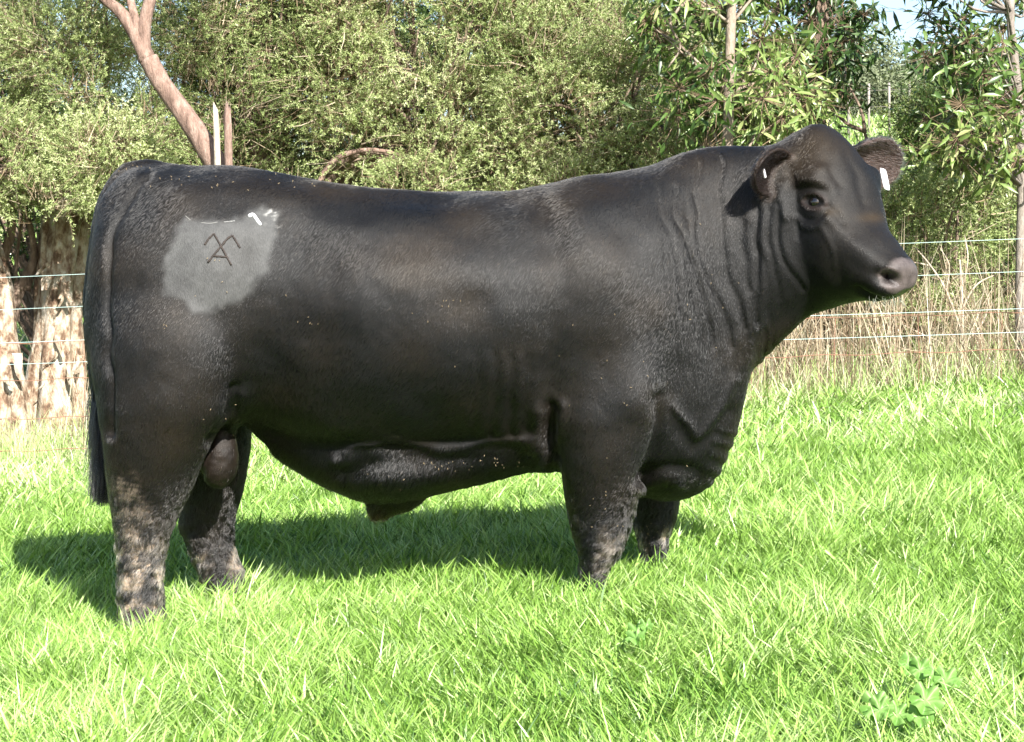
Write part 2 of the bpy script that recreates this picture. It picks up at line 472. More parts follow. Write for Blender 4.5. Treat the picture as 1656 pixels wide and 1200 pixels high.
GREYB = bark_mat('grey_bark', [(.25, (.12, .105, .09)), (.5, (.24, .21, .18)), (.75, (.38, .34, .30))], (5, 5, 2.0), 14, .012)
PAPER = bark_mat('paper_bark', [(.30, (.05, .03, .018)), (.41, (.15, .09, .055)), (.48, (.31, .235, .165)), (.55, (.43, .37, .295)), (.70, (.58, .54, .48))], (4.5, 4.5, 2.4), 9, .03)

def region_blobs(rg, n, px0, px1, py0, py1, y0, y1, r0, r1, test=None):
    out = []
    while len(out) < n:
        px, py, Y = rg.uniform(px0, px1), rg.uniform(py0, py1), rg.uniform(y0, y1)
        if test and not test(px, py): continue
        p = P(px, py, Y)
        if p[2] < ground_z(p[0], p[1])+.1: continue
        out.append((*p, rg.uniform(r0, r1)))
    return out

def base_on(px, Y):
    x = (px-828)*(CD+Y)/F; return np.array((x, Y, float(ground_z(x, Y))))

# ---- the old paperbark at the left
def paperbark():
    rg = np.random.default_rng(11)
    b = base_on(70, 7.3)
    root = empty('paperbark_tree', b, 'old paperbark tree at the left edge with thick peeling cream trunk behind the fence', 'tree')
    def trunk(path, rad, seed, name):
        pts = spline(path, 60); r = np.interp(np.linspace(0, 1, 60), np.linspace(0, 1, len(rad)), rad)
        K = 72; rings = []
        for i, (p, rr) in enumerate(zip(pts, r)):
            th = np.arange(K)/K*2*PI
            q = np.stack([np.cos(th)*1.6+i*.012, np.sin(th)*1.6, np.full(K, i*.06)], -1)
            k = vnoise(q, 1.2, seed)*.16+vnoise(q*np.array((1, 1, .5)), 3.1, seed+1)*.10+vnoise(q*np.array((1, 1, .25)), 7, seed+2)*.05
            lobes = .13*np.cos(th*3+i*.05+seed)+.09*np.cos(th*7-i*.04)
            f = vnoise(q*np.array((1, 1, .8)), 4.2, seed+3); flake = .045*sstep(-.1, .1, f)
            R_ = rr*(1+k+lobes+flake); rings.append(p+np.stack([np.cos(th)*R_, np.sin(th)*R_, th*0], -1))
        m = MB(); m.rings(rings); m.build(name, PAPER, root)
    trunk([P(88, 720, 7.3), P(88, 640, 7.3), P(93, 520, 7.3), P(100, 400, 7.35), P(112, 300, 7.4), P(150, 180, 7.5)], [.26, .20, .155, .165, .14, .09], 3, 'trunk')
    trunk([P(5, 720, 7.0), P(8, 640, 7.0), P(2, 540, 7.1), P(-15, 440, 7.2), P(-50, 330, 7.3), P(-90, 200, 7.4)], [.24, .16, .11, .13, .12, .08], 8, 'trunk')
    # peeling bark sheets
    for k in range(16):
        px, py, Y = (rg.uniform(48, 132), rg.uniform(400, 680), 7.08) if rg.random() < .65 else (rg.uniform(-20, 42), rg.uniform(440, 680), 6.84)
        c = P(px, py, Y); w = rg.uniform(.015, .045); L = rg.uniform(.08, .24); cu = rg.uniform(.02, .09)*(-1 if rg.random() < .5 else 1)
        rows = []
        for t in np.linspace(0, 1, 6):
            o = np.array((cu*t*t*.8+.01*math.sin(t*5+k), -.05*t*t-.012*math.sin(t*4), -L*t)); ww = w*(1-.6*t)
            rows.append([c+o+np.array((-ww, 0, 0)), c+o+np.array((0, -.014, 0)), c+o+np.array((ww, .02, 0))])
        G = np.array(rows).reshape(-1, 3); q = [[3*i+j, 3*i+j+1, 3*i+j+4, 3*i+j+3] for i in range(5) for j in range(2)]
        m = MB(); m.add(G, q); m.build('bark_flake', PAPER, root)
    # grey dead limbs below the canopy
    m = MB()
    for a, c, d, r in (((42, 470), (55, 400), (30, 300), .035), ((20, 500), (45, 440), (75, 380), .045), ((5, 420), (20, 360), (10, 280), .04), ((28, 520), (26, 430), (40, 330), .02)):
        m.tube(spline([P(*a, 7.35), P(*c, 7.35), P(*d, 7.4)], 10), np.linspace(r, r*.5, 10), 7)
    m.build('limb', BRN, root)
    def ok(px, py):
        lim = 335 if px < 150 else (330-(px-150)*.2)
        return py < lim and px < 270-(max(0, 130-py))*.35
    bl = region_blobs(rg, 60, -260, 270, -140, 330, 6.6, 8.2, .16, .34, ok)
    bl += region_blobs(rg, 26, -200, 250, 180, 335, 6.3, 6.9, .14, .24, ok)
    m = MB(); limbs(m, rg, P(110, 330, 7.4), bl, .03, 3); m.build('branches', BRN, root)
    needle_crown('crown', rg, bl, 19000, MEL, TWIG, root, leaves=34, sl=.2, tmean=.6)
paperbark()

# ---- the leaning smooth-barked tree
def leaning_tree():
    rg = np.random.default_rng(21); Y = 6.15
    b = base_on(470, Y)
    root = empty('leaning_tree', b, 'slim leaning tree with bare pinkish brown trunk forking above the rump of the bull', 'tree')
    m = MB(); path = [P(430, 700, Y), P(440, 520, Y), P(408, 380, Y), P(360, 282, Y), P(305, 195, Y), P(262, 135, Y), P(240, 95, Y)]
    m.tube(spline(path, 40), np.interp(np.linspace(0, 1, 40), [0, .4, .75, 1], [.13, .085, .062, .062]), 18, wob=.05, rng=rg)
    m.tube(spline([P(240, 98, Y), P(222, 62, Y), P(195, 20, Y), P(160, -10, Y), P(120, -60, Y)], 16), np.linspace(.055, .025, 16), 12, wob=.04, rng=rg)
    m.tube(spline([P(236, 100, Y), P(232, 60, Y), P(240, 10, Y), P(262, -60, Y)], 16), np.linspace(.05, .035, 16), 12, wob=.04, rng=rg)
    m.tube(spline([P(222, 64, Y), P(218, 30, Y), P(210, -10, Y+.1), P(215, -70, Y+.1)], 12), np.linspace(.032, .022, 12), 10, wob=.04, rng=rg)
    m.build('trunk', PINK, root)
    bl = region_blobs(rg, 40, 60, 420, -420, -90, Y-.6, Y+1.2, .2, .36)
    m = MB(); limbs(m, rg, P(250, -50, Y), bl, .03, 3); m.build('branches', PINK, root)
    needle_crown('crown', rg, bl, 2500, MEL, TWIG, root, leaves=24, tmean=.45)
leaning_tree()

def stump_pole(px, py, w, ang, label, mat, Y=6.0):
    rg = np.random.default_rng(int(px)); b = base_on(px+8, Y)
    t = P(px, py, Y); m = MB(); K = 9
    pts = spline([b, (b+t)/2+np.array((.02, 0, 0)), t], 14); r = np.linspace(w*1.15, w*.75, 14)
    th = np.arange(K)/K*2*PI; rings = []
    for i, (p, q) in enumerate(zip(pts, r)):
        rr = q*(1+rg.uniform(-.1, .1, K)); ring = p+np.stack([np.cos(th)*rr, np.sin(th)*rr, th*0], -1)
        if i == 13: ring[:, 2] += rg.uniform(-.07, .05, K)
        rings.append(ring)
    m.rings(rings); o = m.build('broken_trunk', mat); tag(o, label, 'stump', 'snapped stems beside the leaning tree')
stump_pole(349, 176, .026, 0, 'snapped dead stem, bleached and white, nearest the leaning trunk', PALE)
stump_pole(367, 174, .033, 0, 'snapped brown dead stem just right of the white one', PINK, 5.97)

# ---- the dense fine-leaved bush behind the bull
def big_bush(idx, px0, px1, py0, py1, n, spr, seed, label, basepx, tmean, y0=7.6, y1=9.4, hole=None, test=None):
    rg = np.random.default_rng(seed); Yc = (y0+y1)/2
    b = base_on(basepx, Yc); root = empty('tea_tree', b, label, 'tree', 'fine leaved trees behind the fence')
    bl = region_blobs(rg, n, px0, px1, py0, py1, y0, y1, .18, .40, test)
    m = MB(); top = P(basepx, 330, Yc)
    m.tube(spline([b-np.array((0, 0, .2)), (b+top)/2+np.array((.1, 0, 0)), top], 14), np.linspace(.13, .07, 14), 12, wob=.12, rng=rg)
    m.build('trunk', BRN, root)
    m = MB(); limbs(m, rg, top, bl, .022, 2); m.build('branches', BRN, root)
    needle_crown('crown', rg, bl, spr, MEL, TWIG, root, leaves=36, sl=.2, tmean=tmean, hole=hole)
def sky_holes(p):
    px = 828+p[:, 0]*F/(CD+p[:, 1]); py = HY+(CH-p[:, 2])*F/(CD+p[:, 1]); k = np.ones(len(p), bool)
    for cx, cy, rx, ry in ((652, 188, 24, 22), (640, 68, 22, 12), (705, 105, 14, 14), (740, 28, 12, 8), (590, 245, 60, 16), (585, 128, 50, 10)):
        k &= (((px-cx)/rx)**2+((py-cy)/ry)**2) > 1+.6*vnoise(p, 9, 4)
    return k
big_bush(0, 230, 560, -200, 520, 105, 19000, 31, 'fine leaved tree with tangled pale twigs behind the leaning trunk', 420, .46, hole=sky_holes)
big_bush(1, 520, 900, -200, 560, 125, 24000, 32, 'dense fine leaved tree over the middle of the back of the bull', 680, .60, 7.3, 9.0, hole=sky_holes)
big_bush(2, 840, 1130, -150, 560, 95, 19000, 33, 'bright fine leaved tree over the shoulder of the bull', 1000, .64, 7.2, 8.8,
         test=lambda px, py: px < 1075+30*math.sin(py*.03)+py*.10)
# flaky horizontal limb seen through the foliage
def flaky():
    rg = np.random.default_rng(5); Y = 7.15
    root = empty('fallen_branch', P(600, 245, Y), 'thick flaky brown branch lying across the foliage gap above the middle of the bull', 'branch')
    for k in range(6):
        yo = .45+.12*k; a = P(400+20*k, 350, Y+yo); e = P(700+rg.uniform(-40, 60), 262+rg.uniform(-10, 40), Y+yo+.2)
        m = MB(); m.tube(spline([P(500+12*k, 330, Y+yo), P(538+8*k, 262+5*k, Y+yo), P(600+rg.uniform(-10, 10), 244+6*k+rg.uniform(-4, 4), Y+yo-.05), P(660, 262+8*k, Y+yo+.1), P(690, 330, Y+yo+.3)], 24), np.linspace(.035, .012, 24)*rg.uniform(.7, 1.2), 8, wob=.25, rng=rg); m.build('limb', BRN if k % 3 else PINK, root)
flaky()

# ---- broad-leaved saplings
EUC = leaf_mat('broad_leaf', [(0, (.022, .050, .012)), (.4, (.065, .12, .026)), (.7, (.16, .23, .06)), (1, (.34, .36, .16))], trans=.22, rough=.38, spec=.5)
def broad_crown(rg, bunches, nper, L, w, tmean, parent, droop=.5, name='crown', mat=None):
    B = np.asarray(bunches, float); n = len(B)*nper; k = np.repeat(np.arange(len(B)), nper)
    c = B[k, :3]+rg.normal(0, 1, (n, 3))*B[k, 3][:, None]*np.array((.55, .5, .5))
    d = norm(rdir(rg, n)+np.array((0, -.1, -droop)))
    nr = rdir(rg, n)*.8+np.array((.3, -.6, .5))
    V, q = broad_leaves(c, d, nr, L*rg.uniform(.6, 1.3, n), w*rg.uniform(.6, 1.3, n))
    tint = np.clip(tmean+(B[k, 4] if B.shape[1] > 4 else 0)+rg.normal(0, .17, n), 0, 1)
    mesh_np(name, V, [q], mat or EUC, parent, True, {'tint': np.repeat(tint, 12)})
    tv = []; a = c; r = B[k, :3]; w2 = .0022; ss = norm(np.cross(norm(a-r+1e-6), np.array((.3, 1, .2))))*w2
    tv = np.stack([r-ss, r+ss, a+ss*.5, a-ss*.5], 1); i = np.arange(len(tv))[:, None]*4
    mesh_np('twigs', tv.reshape(-1, 3), [i+np.arange(4)[None]], DTWIG, parent, False, {'tint': np.repeat(rg.random(len(tv)), 4)})

def sapling(name, label, trunkpath, r0, r1, Y, bunch_def, nper, L, w, tmean, mat, seed, droop=.5, branches=(), leafmat=None, grp=None):
    rg = np.random.default_rng(seed); b = base_on(trunkpath[0][0], Y)
    root = empty(name, b, label, 'tree', grp)
    pts = [b-np.array((0, 0, .1))]+[P(px, py, Y) for px, py in trunkpath]
    m = MB(); m.tube(spline(pts, 40), np.linspace(r0, r1, 40), 12, wob=.06, rng=rg); m.build('trunk', mat, root)
    bl = []
    for (px0, px1, py0, py1, cnt, dt) in bunch_def:  # dt puts shade on upper bunches and sun on lower ones into leaf tint
        for _ in range(cnt):
            yy = Y+(rg.uniform(.05, 1.0) if seed == 41 and rg.random() < .55 else rg.uniform(-.7, .6)); bl.append((*P(rg.uniform(px0, px1), rg.uniform(py0, py1), yy), rg.uniform(.10, .20), dt))
    m = MB(); tp = np.array(pts[1:])
    for q in bl[::2]:
        e = np.array(q[:3]); s = tp[np.argmin(np.linalg.norm(tp-(e-np.array((0, 0, .25))), axis=1))]
        m.tube(spline([s, (s+e)/2+rg.normal(0, .05, 3), e], 7), np.linspace(.013, .004, 7), 5)
    for br, rad in branches:
        m.tube(spline([P(px, py, Y) for px, py in br], 14), np.linspace(rad, rad*.4, 14), 7)
    if m.n: m.build('branches', mat, root)
    broad_crown(rg, bl, nper, L, w, tmean, root, droop, mat=leafmat)

sapling('eucalypt_sapling', 'young gum tree with straight pale brown trunk behind the neck of the bull',
        [(1176, 640), (1176, 500), (1175, 300), (1179, 150), (1182, 40), (1186, -80), (1190, -250)], .042, .026, 5.95,
        [(1040, 1240, -60, 60, 17, .05), (1040, 1330, -120, 60, 12, 0), (1150, 1290, 60, 170, 20, .15), (1080, 1170, 140, 225, 5, -.1), (1200, 1330, 130, 215, 17, .2), (1050, 1130, 60, 110, 4, .1), (1110, 1170, 100, 260, 5, -.2)],
        48, .105, .026, .5, MIDB, 41, .45, [(((1150, -30), (1085, 30), (1100, 75), (1080, 110)), .012)])
sapling('gum_tree', 'darker gum tree with red brown peeling bark directly behind the poll of the bull',
        [(1320, 560), (1318, 420), (1320, 280), (1318, 160), (1325, 60), (1320, -80), (1300, -250)], .075, .06, 7.4,
        [(1260, 1400, -90, 40, 18, -.3), (1320, 1405, 20, 100, 9, -.3), (1320, 1380, 90, 160, 4, -.25), (1220, 1340, 60, 220, 26, -.05), (1140, 1230, 120, 240, 10, -.25)],
        44, .12, .027, .42, BRN, 42, .7, [(((1290, -40), (1260, 10), (1230, 60)), .05)])
sapling('wattle_sapling', 'slender broad leaved sapling with thin grey trunk at the right edge of the picture',
        [(1652, 640), (1650, 480), (1653, 300), (1648, 180), (1640, 90), (1634, 20), (1640, -120), (1650, -240)], .04, .022, 6.3,
        [(1450, 1640, -120, 10, 16, -.28), (1490, 1590, 10, 120, 12, -.26), (1540, 1640, 20, 170, 13, -.02), (1490, 1590, 130, 200, 7, 0), (1530, 1650, 150, 260, 13, .2), (1480, 1600, 220, 268, 9, .2), (1600, 1720, -60, 250, 14, -.1), (1530, 1610, 255, 275, 2, .2)],  # negative offsets paint the top leaves shaded, positive ones the low leaves sunlit
        34, .10, .027, .5, GREYB, 43, .35, [(((1652, 180), (1600, 150), (1560, 175), (1520, 200)), .010), (((1653, 258), (1610, 240), (1550, 252), (1500, 250)), .010)])

# ---- dark shrubs at the right
def shrub(label, px0, px1, py0, py1, y0, y1, n, spr, seed, tmean, mat, basepx, twigp=.5, cat='shrub', name='shrub', grp='bushes behind the fence on the right', ll=.032, lw=.008, r0=.2, r1=.42, sl=.24, test=None):
    rg = np.random.default_rng(seed); Yc = (y0+y1)/2; b = base_on(basepx, Yc)
    root = empty(name, b, label, cat, grp)
    bl = region_blobs(rg, n, px0, px1, py0, py1, y0, y1, r0, r1, test)
    m = MB(); limbs(m, rg, b, bl, .03, 1); m.build('stems', BRN, root)
    needle_crown('foliage', rg, bl, spr, mat, DTWIG if mat is MELD else TWIG, root, leaves=26, sl=sl, tmean=tmean, ll=ll, lw=lw, twigp=twigp)
shrub('dark green feathery bush filling the right edge behind the sapling', 1520, 1800, 90, 600, 8.2, 10.5, 60, 6500, 51, .45, MELD, 1620)
shrub('mid green feathery bush left of the dark one', 1440, 1590, 190, 560, 7.6, 9.2, 36, 4200, 52, .78, MELD, 1500, test=lambda x, y: x > 1500-(y-190)*.25)
shrub('low yellow green bush behind the muzzle of the bull', 1330, 1560, 330, 590, 7.0, 8.2, 34, 4200, 53, .55, MEL, 1450)
shrub('low dark thicket behind the straw stalks under the jaw of the bull', 1180, 1420, 450, 600, 7.4, 8.6, 26, 2600, 54, .55, MELD, 1300)
shrub('dark foliage added as gap shade behind the paperbark and the leaning tree', -200, 420, -60, 420, 10.0, 12.5, 60, 6500, 61, .45, MELD, 100, grp='dark foliage added behind the fine leaved trees', ll=.05, lw=.014, r0=.3, r1=.6)  # dark leaf layer added so the gaps between leaves look shaded
shrub('dark foliage added as gap shade behind the middle fine leaved tree', 380, 800, -60, 420, 10.0, 12.5, 50, 5500, 62, .45, MELD, 600, grp='dark foliage added behind the fine leaved trees', ll=.05, lw=.014, r0=.3, r1=.6, test=lambda x, y: ((x-652)/45)**2+((y-188)/35)**2 > 1)
shrub('dark foliage added as gap shade behind the bright fine leaved tree', 780, 1140, -60, 420, 10.0, 12.5, 50, 5500, 63, .45, MELD, 950, grp='dark foliage added behind the fine leaved trees', ll=.05, lw=.014, r0=.3, r1=.6)
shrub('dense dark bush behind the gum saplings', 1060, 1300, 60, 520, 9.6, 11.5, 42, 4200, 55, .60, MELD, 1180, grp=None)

# ---- bare dead saplings
def bare(label, name, paths, Y, mat, basepx):
    rg = np.random.default_rng(basepx); root = empty(name, base_on(basepx, Y), label, 'dead tree')
    m = MB()
    for path, r in paths:
        m.tube(spline([P(px, py, Y+rg.uniform(-.05, .05)) for px, py in path], 14), np.linspace(r, r*.35, 14), 6, wob=.08, rng=rg)
    m.build('branches', mat, root)
bare('pale bare sapling with many thin branches standing in the straw stalks', 'dead_sapling',
     [(((1552, 640), (1556, 560), (1555, 470), (1552, 420)), .02), (((1556, 540), (1530, 470), (1505, 430), (1480, 400)), .010), (((1555, 500), (1580, 460), (1620, 440)), .009),
      (((1552, 600), (1530, 560), (1490, 540), (1450, 520)), .009), (((1530, 470), (1535, 430), (1520, 400)), .007), (((1505, 430), (1475, 425), (1450, 440)), .006), (((1556, 560), (1590, 520), (1600, 480)), .008),
      (((1555, 470), (1565, 420), (1560, 380)), .008), (((1553, 590), (1500, 590), (1460, 560)), .007), (((1560, 600), (1600, 570), (1640, 560)), .007)], 6.5, PALE, 1553)
bare('dark forked bare stem rising behind the far ear of the bull', 'bare_stem',
     [(((1425, 560), (1430, 420), (1420, 300), (1404, 235), (1398, 212)), .03), (((1399, 215), (1393, 180), (1375, 142)), .016), (((1399, 213), (1370, 200), (1352, 182), (1340, 160)), .017), (((1396, 240), (1388, 226)), .012)], 7.2, BRN, 1425)

def brush():
    rg = np.random.default_rng(88); root = empty('dead_brush', base_on(1400, 6.9), 'tangle of thin bare twigs behind the fence below the muzzle of the bull', 'brush'); m = MB()
    for k in range(150):
        px = rg.uniform(1215, 1700); Y = rg.uniform(6.0, 7.6); p = base_on(px, Y); d = norm(np.array((rg.normal(0, .6), rg.normal(0, .3), 1.2)))
        L = rg.uniform(.35, .95); pts = [p]
        for j in range(5): d = norm(d+rg.normal(0, .22, 3)); pts.append(pts[-1]+d*L/5)
        m.tube(spline(pts, 9), np.linspace(rg.uniform(.003, .006), .0012, 9), 4, a=rg.random())
        for j in range(3):
            q = pts[rg.integers(1, 5)]; e = q+norm(d+rg.normal(0, .8, 3))*rg.uniform(.1, .3); m.tube(spline([q, (q+e)/2+rg.normal(0, .015, 3), e], 5), np.linspace(.0025, .001, 5), 4, a=rg.random())
    m.build('twigs', TWIG, root)
brush()
# ---- far trees on the hill
HILLM = leaf_mat('distant_foliage', [(0, (.045, .06, .035)), (.5, (.115, .14, .075)), (1, (.24, .27, .16))], trans=.15, rough=.7)  # greyed leaf colours stand in for slight distance haze
def far_tree(px, pyb, w, h, Y, seed, label):
    rg = np.random.default_rng(seed); x = (px-828)*(CD+Y)/F; b = np.array((x, Y, float(ground_z(x, Y))))
    root = empty('hill_tree', b, label, 'tree', 'trees on the far hill')
    m = MB(); m.tube(spline([b, b+np.array((rg.normal(0, .3), 0, h*.35)), b+np.array((0, 0, h*.7))], 8), np.linspace(.13, .05, 8), 8)
    bl = []
    for k in range(16):
        a = rg.uniform(0, 2*PI); rr = w*.42*rg.random()**.5; z = h*rg.uniform(.18, .80); rr *= 1-.35*abs(z/h-.6)
        bl.append((x+math.cos(a)*rr, Y+math.sin(a)*rr, b[2]+z, w*rg.uniform(.12, .20)))
    limbs(m, rg, b+np.array((0, 0, h*.4)), bl, .12, 2); m.build('trunk', GREYB, root)
    p, d, k = blob_points(rg, bl, 15000, .3); N = len(p)
    V, q = leaf_quads(p, rdir(rg, N), rdir(rg, N), rg.uniform(.07, .17, N), rg.uniform(.04, .09, N))
    mesh_np('crown', V, [q], HILLM, root, False, {'tint': np.repeat(np.clip(.5+rg.normal(0, .12, 16)[k]+rg.normal(0, .13, N), 0, 1), 4)})
i = 0
for px, w, h, Y, lab in ((1385, 6, 6.8, 52, 'pale grey green tree on the far hill just right of the dark gum leaves'), (1440, 6.5, 7.2, 56, 'tallest rounded tree on the far hill below the patch of sky'),
                    (1500, 6, 6, 50, 'grey green tree on the far hill against the sapling leaves'), (1350, 5, 4.6, 47, 'small tree on the far hill behind the forked bare stem'),
                    (1570, 7, 7, 58, 'hill tree half hidden by the sapling at the right edge'), (1640, 7, 6, 54, 'hill tree seen past the thin trunk at the right edge'), (1200, 7, 6.5, 60, 'hill tree glimpsed left of the gum tree'), (1270, 6, 6, 56, 'hill tree glimpsed behind the gum tree'), (150, 7, 6, 56, 'hill tree behind the paperbark'), (-60, 7, 6, 54, 'hill tree at the far left')):
    far_tree(px, 0, w, h*.56, Y, 100+i, lab); i += 1
# slim posts of a fence across the hill paddock
def hill_fence():
    Y = 34; root = empty('hill_fence', base_on(1400, Y), 'short distant post and wire fence crossing the hill paddock', 'fence'); pm = plain('far_post', (.22, .20, .18), .9)
    prev = None
    for k, px in enumerate(range(1240, 1500, 33)):
        b = base_on(px, Y); m = MB(); m.tube([b, b+np.array((0, 0, .62)), b+np.array((0, 0, 1.15))], .028, 8); m.build('post', pm, root)
        t = b+np.array((0, 0, 1.0))
        if prev is not None:
            for dz in (0, -.35):
                m = MB(); m.tube([prev+np.array((0, 0, dz)), (prev+t)/2+np.array((0, 0, dz)), t+np.array((0, 0, dz))], .004, 4); m.build('wire', pm, root)
        prev = t
hill_fence()
def mallow(px, py, Y, n, size, seed, label):
    rg = np.random.default_rng(seed); x = P(px, py, Y)[0]; b = np.array((x, Y, float(ground_z(x, Y))))
    root = empty('mallow_plant', b, label, 'weed', 'broad leaved weeds in the grass')
    mt = leaf_mat('mallow_leaf', [(0, (.10, .24, .03)), (.6, (.14, .29, .06)), (1, (.28, .40, .15))], trans=.35, rough=.45)
    for k in range(n):
        a = rg.uniform(0, 2*PI); r = size*(.2+1.0*k/n); c = b+np.array((math.cos(a)*r*1.1, math.sin(a)*r*.9-.03, rg.uniform(.09, .13)))
        tilt = norm(np.array((rg.normal(0, .3), -.75+rg.normal(0, .25), .8))); u = norm(np.cross(tilt, np.array((.2, 1, .1)))); v = np.cross(tilt, u)
        K = 35; th = np.arange(K)/K*2*PI*.93+.2; rr = size*rg.uniform(.42, .62)*(.78+.22*np.abs(np.cos(th*2.9))**.6)
        rings = [c+tilt*(-.008*0)]; V = [c-tilt*.012]
        V = np.vstack([V, c+(np.cos(th)*rr*.55)[:, None]*u+(np.sin(th)*rr*.55)[:, None]*v+tilt*(.004*np.cos(th*5.8))[:, None], c+(np.cos(th)*rr)[:, None]*u+(np.sin(th)*rr)[:, None]*v+tilt*(.010*np.cos(th*5.8)-.004)[:, None]])
        j = np.arange(K-1); F3 = np.stack([np.zeros(K-1, int), 1+j, 2+j], -1); F4 = np.stack([1+j, 1+K+j, 2+K+j, 2+j], -1)
        m = MB(); tt = .5+.25*np.abs(np.cos(np.concatenate([[0], th, th])*2.9)); m.add(V, F4, F3, tt); m.tube(spline([b, (b+c)/2+np.array((0, .01, .02)), c-tilt*.012], 8), .0022, 5, a=.3); m.build('leaf', mt, root)
mallow(1440, 1140, -2.27, 5, .060, 3, 'light green lobed mallow leaves in the grass at the lower right corner')
mallow(1500, 1085, -2.0, 4, .05, 4, 'smaller lobed mallow leaves just behind the big ones at the lower right')
mallow(1040, 1005, -1.25, 3, .045, 5, 'pale round leaved weed in the grass below the front legs of the bull')
# ================================================================ THE BULL
rng = np.random.default_rng(77)
PSI = R(50); HO = P(1325, 200, -.15)
HF = np.array((math.cos(PSI), -math.sin(PSI), 0.)); HL = np.array((-math.sin(PSI), -math.cos(PSI), 0.)); HU = np.array((0, 0, 1.))
def Hp(xh, w, z): return HO+HF*xh+HL*w+HU*z

def Hc(a):
    "midline head profile traced in photo pixels -> head frame"
    px_, py_ = 1325+400*a[0], 198-538*a[1]; c, s_ = math.cos(PSI), math.sin(PSI)
    q = (px_-828)/F; xh = (q*(CD-.15)-HO[0])/(c+s_*q); D = CD-.15-xh*s_
    return xh, CH-(py_-HY)*D/F-HO[2]
def closed_obj(m, name='tmp'):
    me = bpy.data.meshes.new(name)
    V = np.vstack(m.V); fs = [f.tolist() for f in np.vstack(m.F4)]+[f.tolist() for f in np.vstack(m.F3)]
    me.from_pydata([tuple(v) for v in V], [], fs); me.update(); return me

def superring(T, B, lat, w, e=2.3, K=40, low=0.0, ctr=0.0):
    "ring through top point T and bottom point B, half width w along lat"
    th = np.arange(K)/K*2*PI; c, s = np.cos(th), np.sin(th)
    cc = np.sign(c)*np.abs(c)**(2/e); ss = np.sign(s)*np.abs(s)**(2/e)
    M = (T+B)/2; H = (T-B)/2; t = (1-cc)/2
    k = 1-low*np.clip((t-.35)/.65, 0, 1)**1.5+ctr*np.sin(t*PI)
    return M+cc[:, None]*H+(ss*w*k)[:, None]*lat

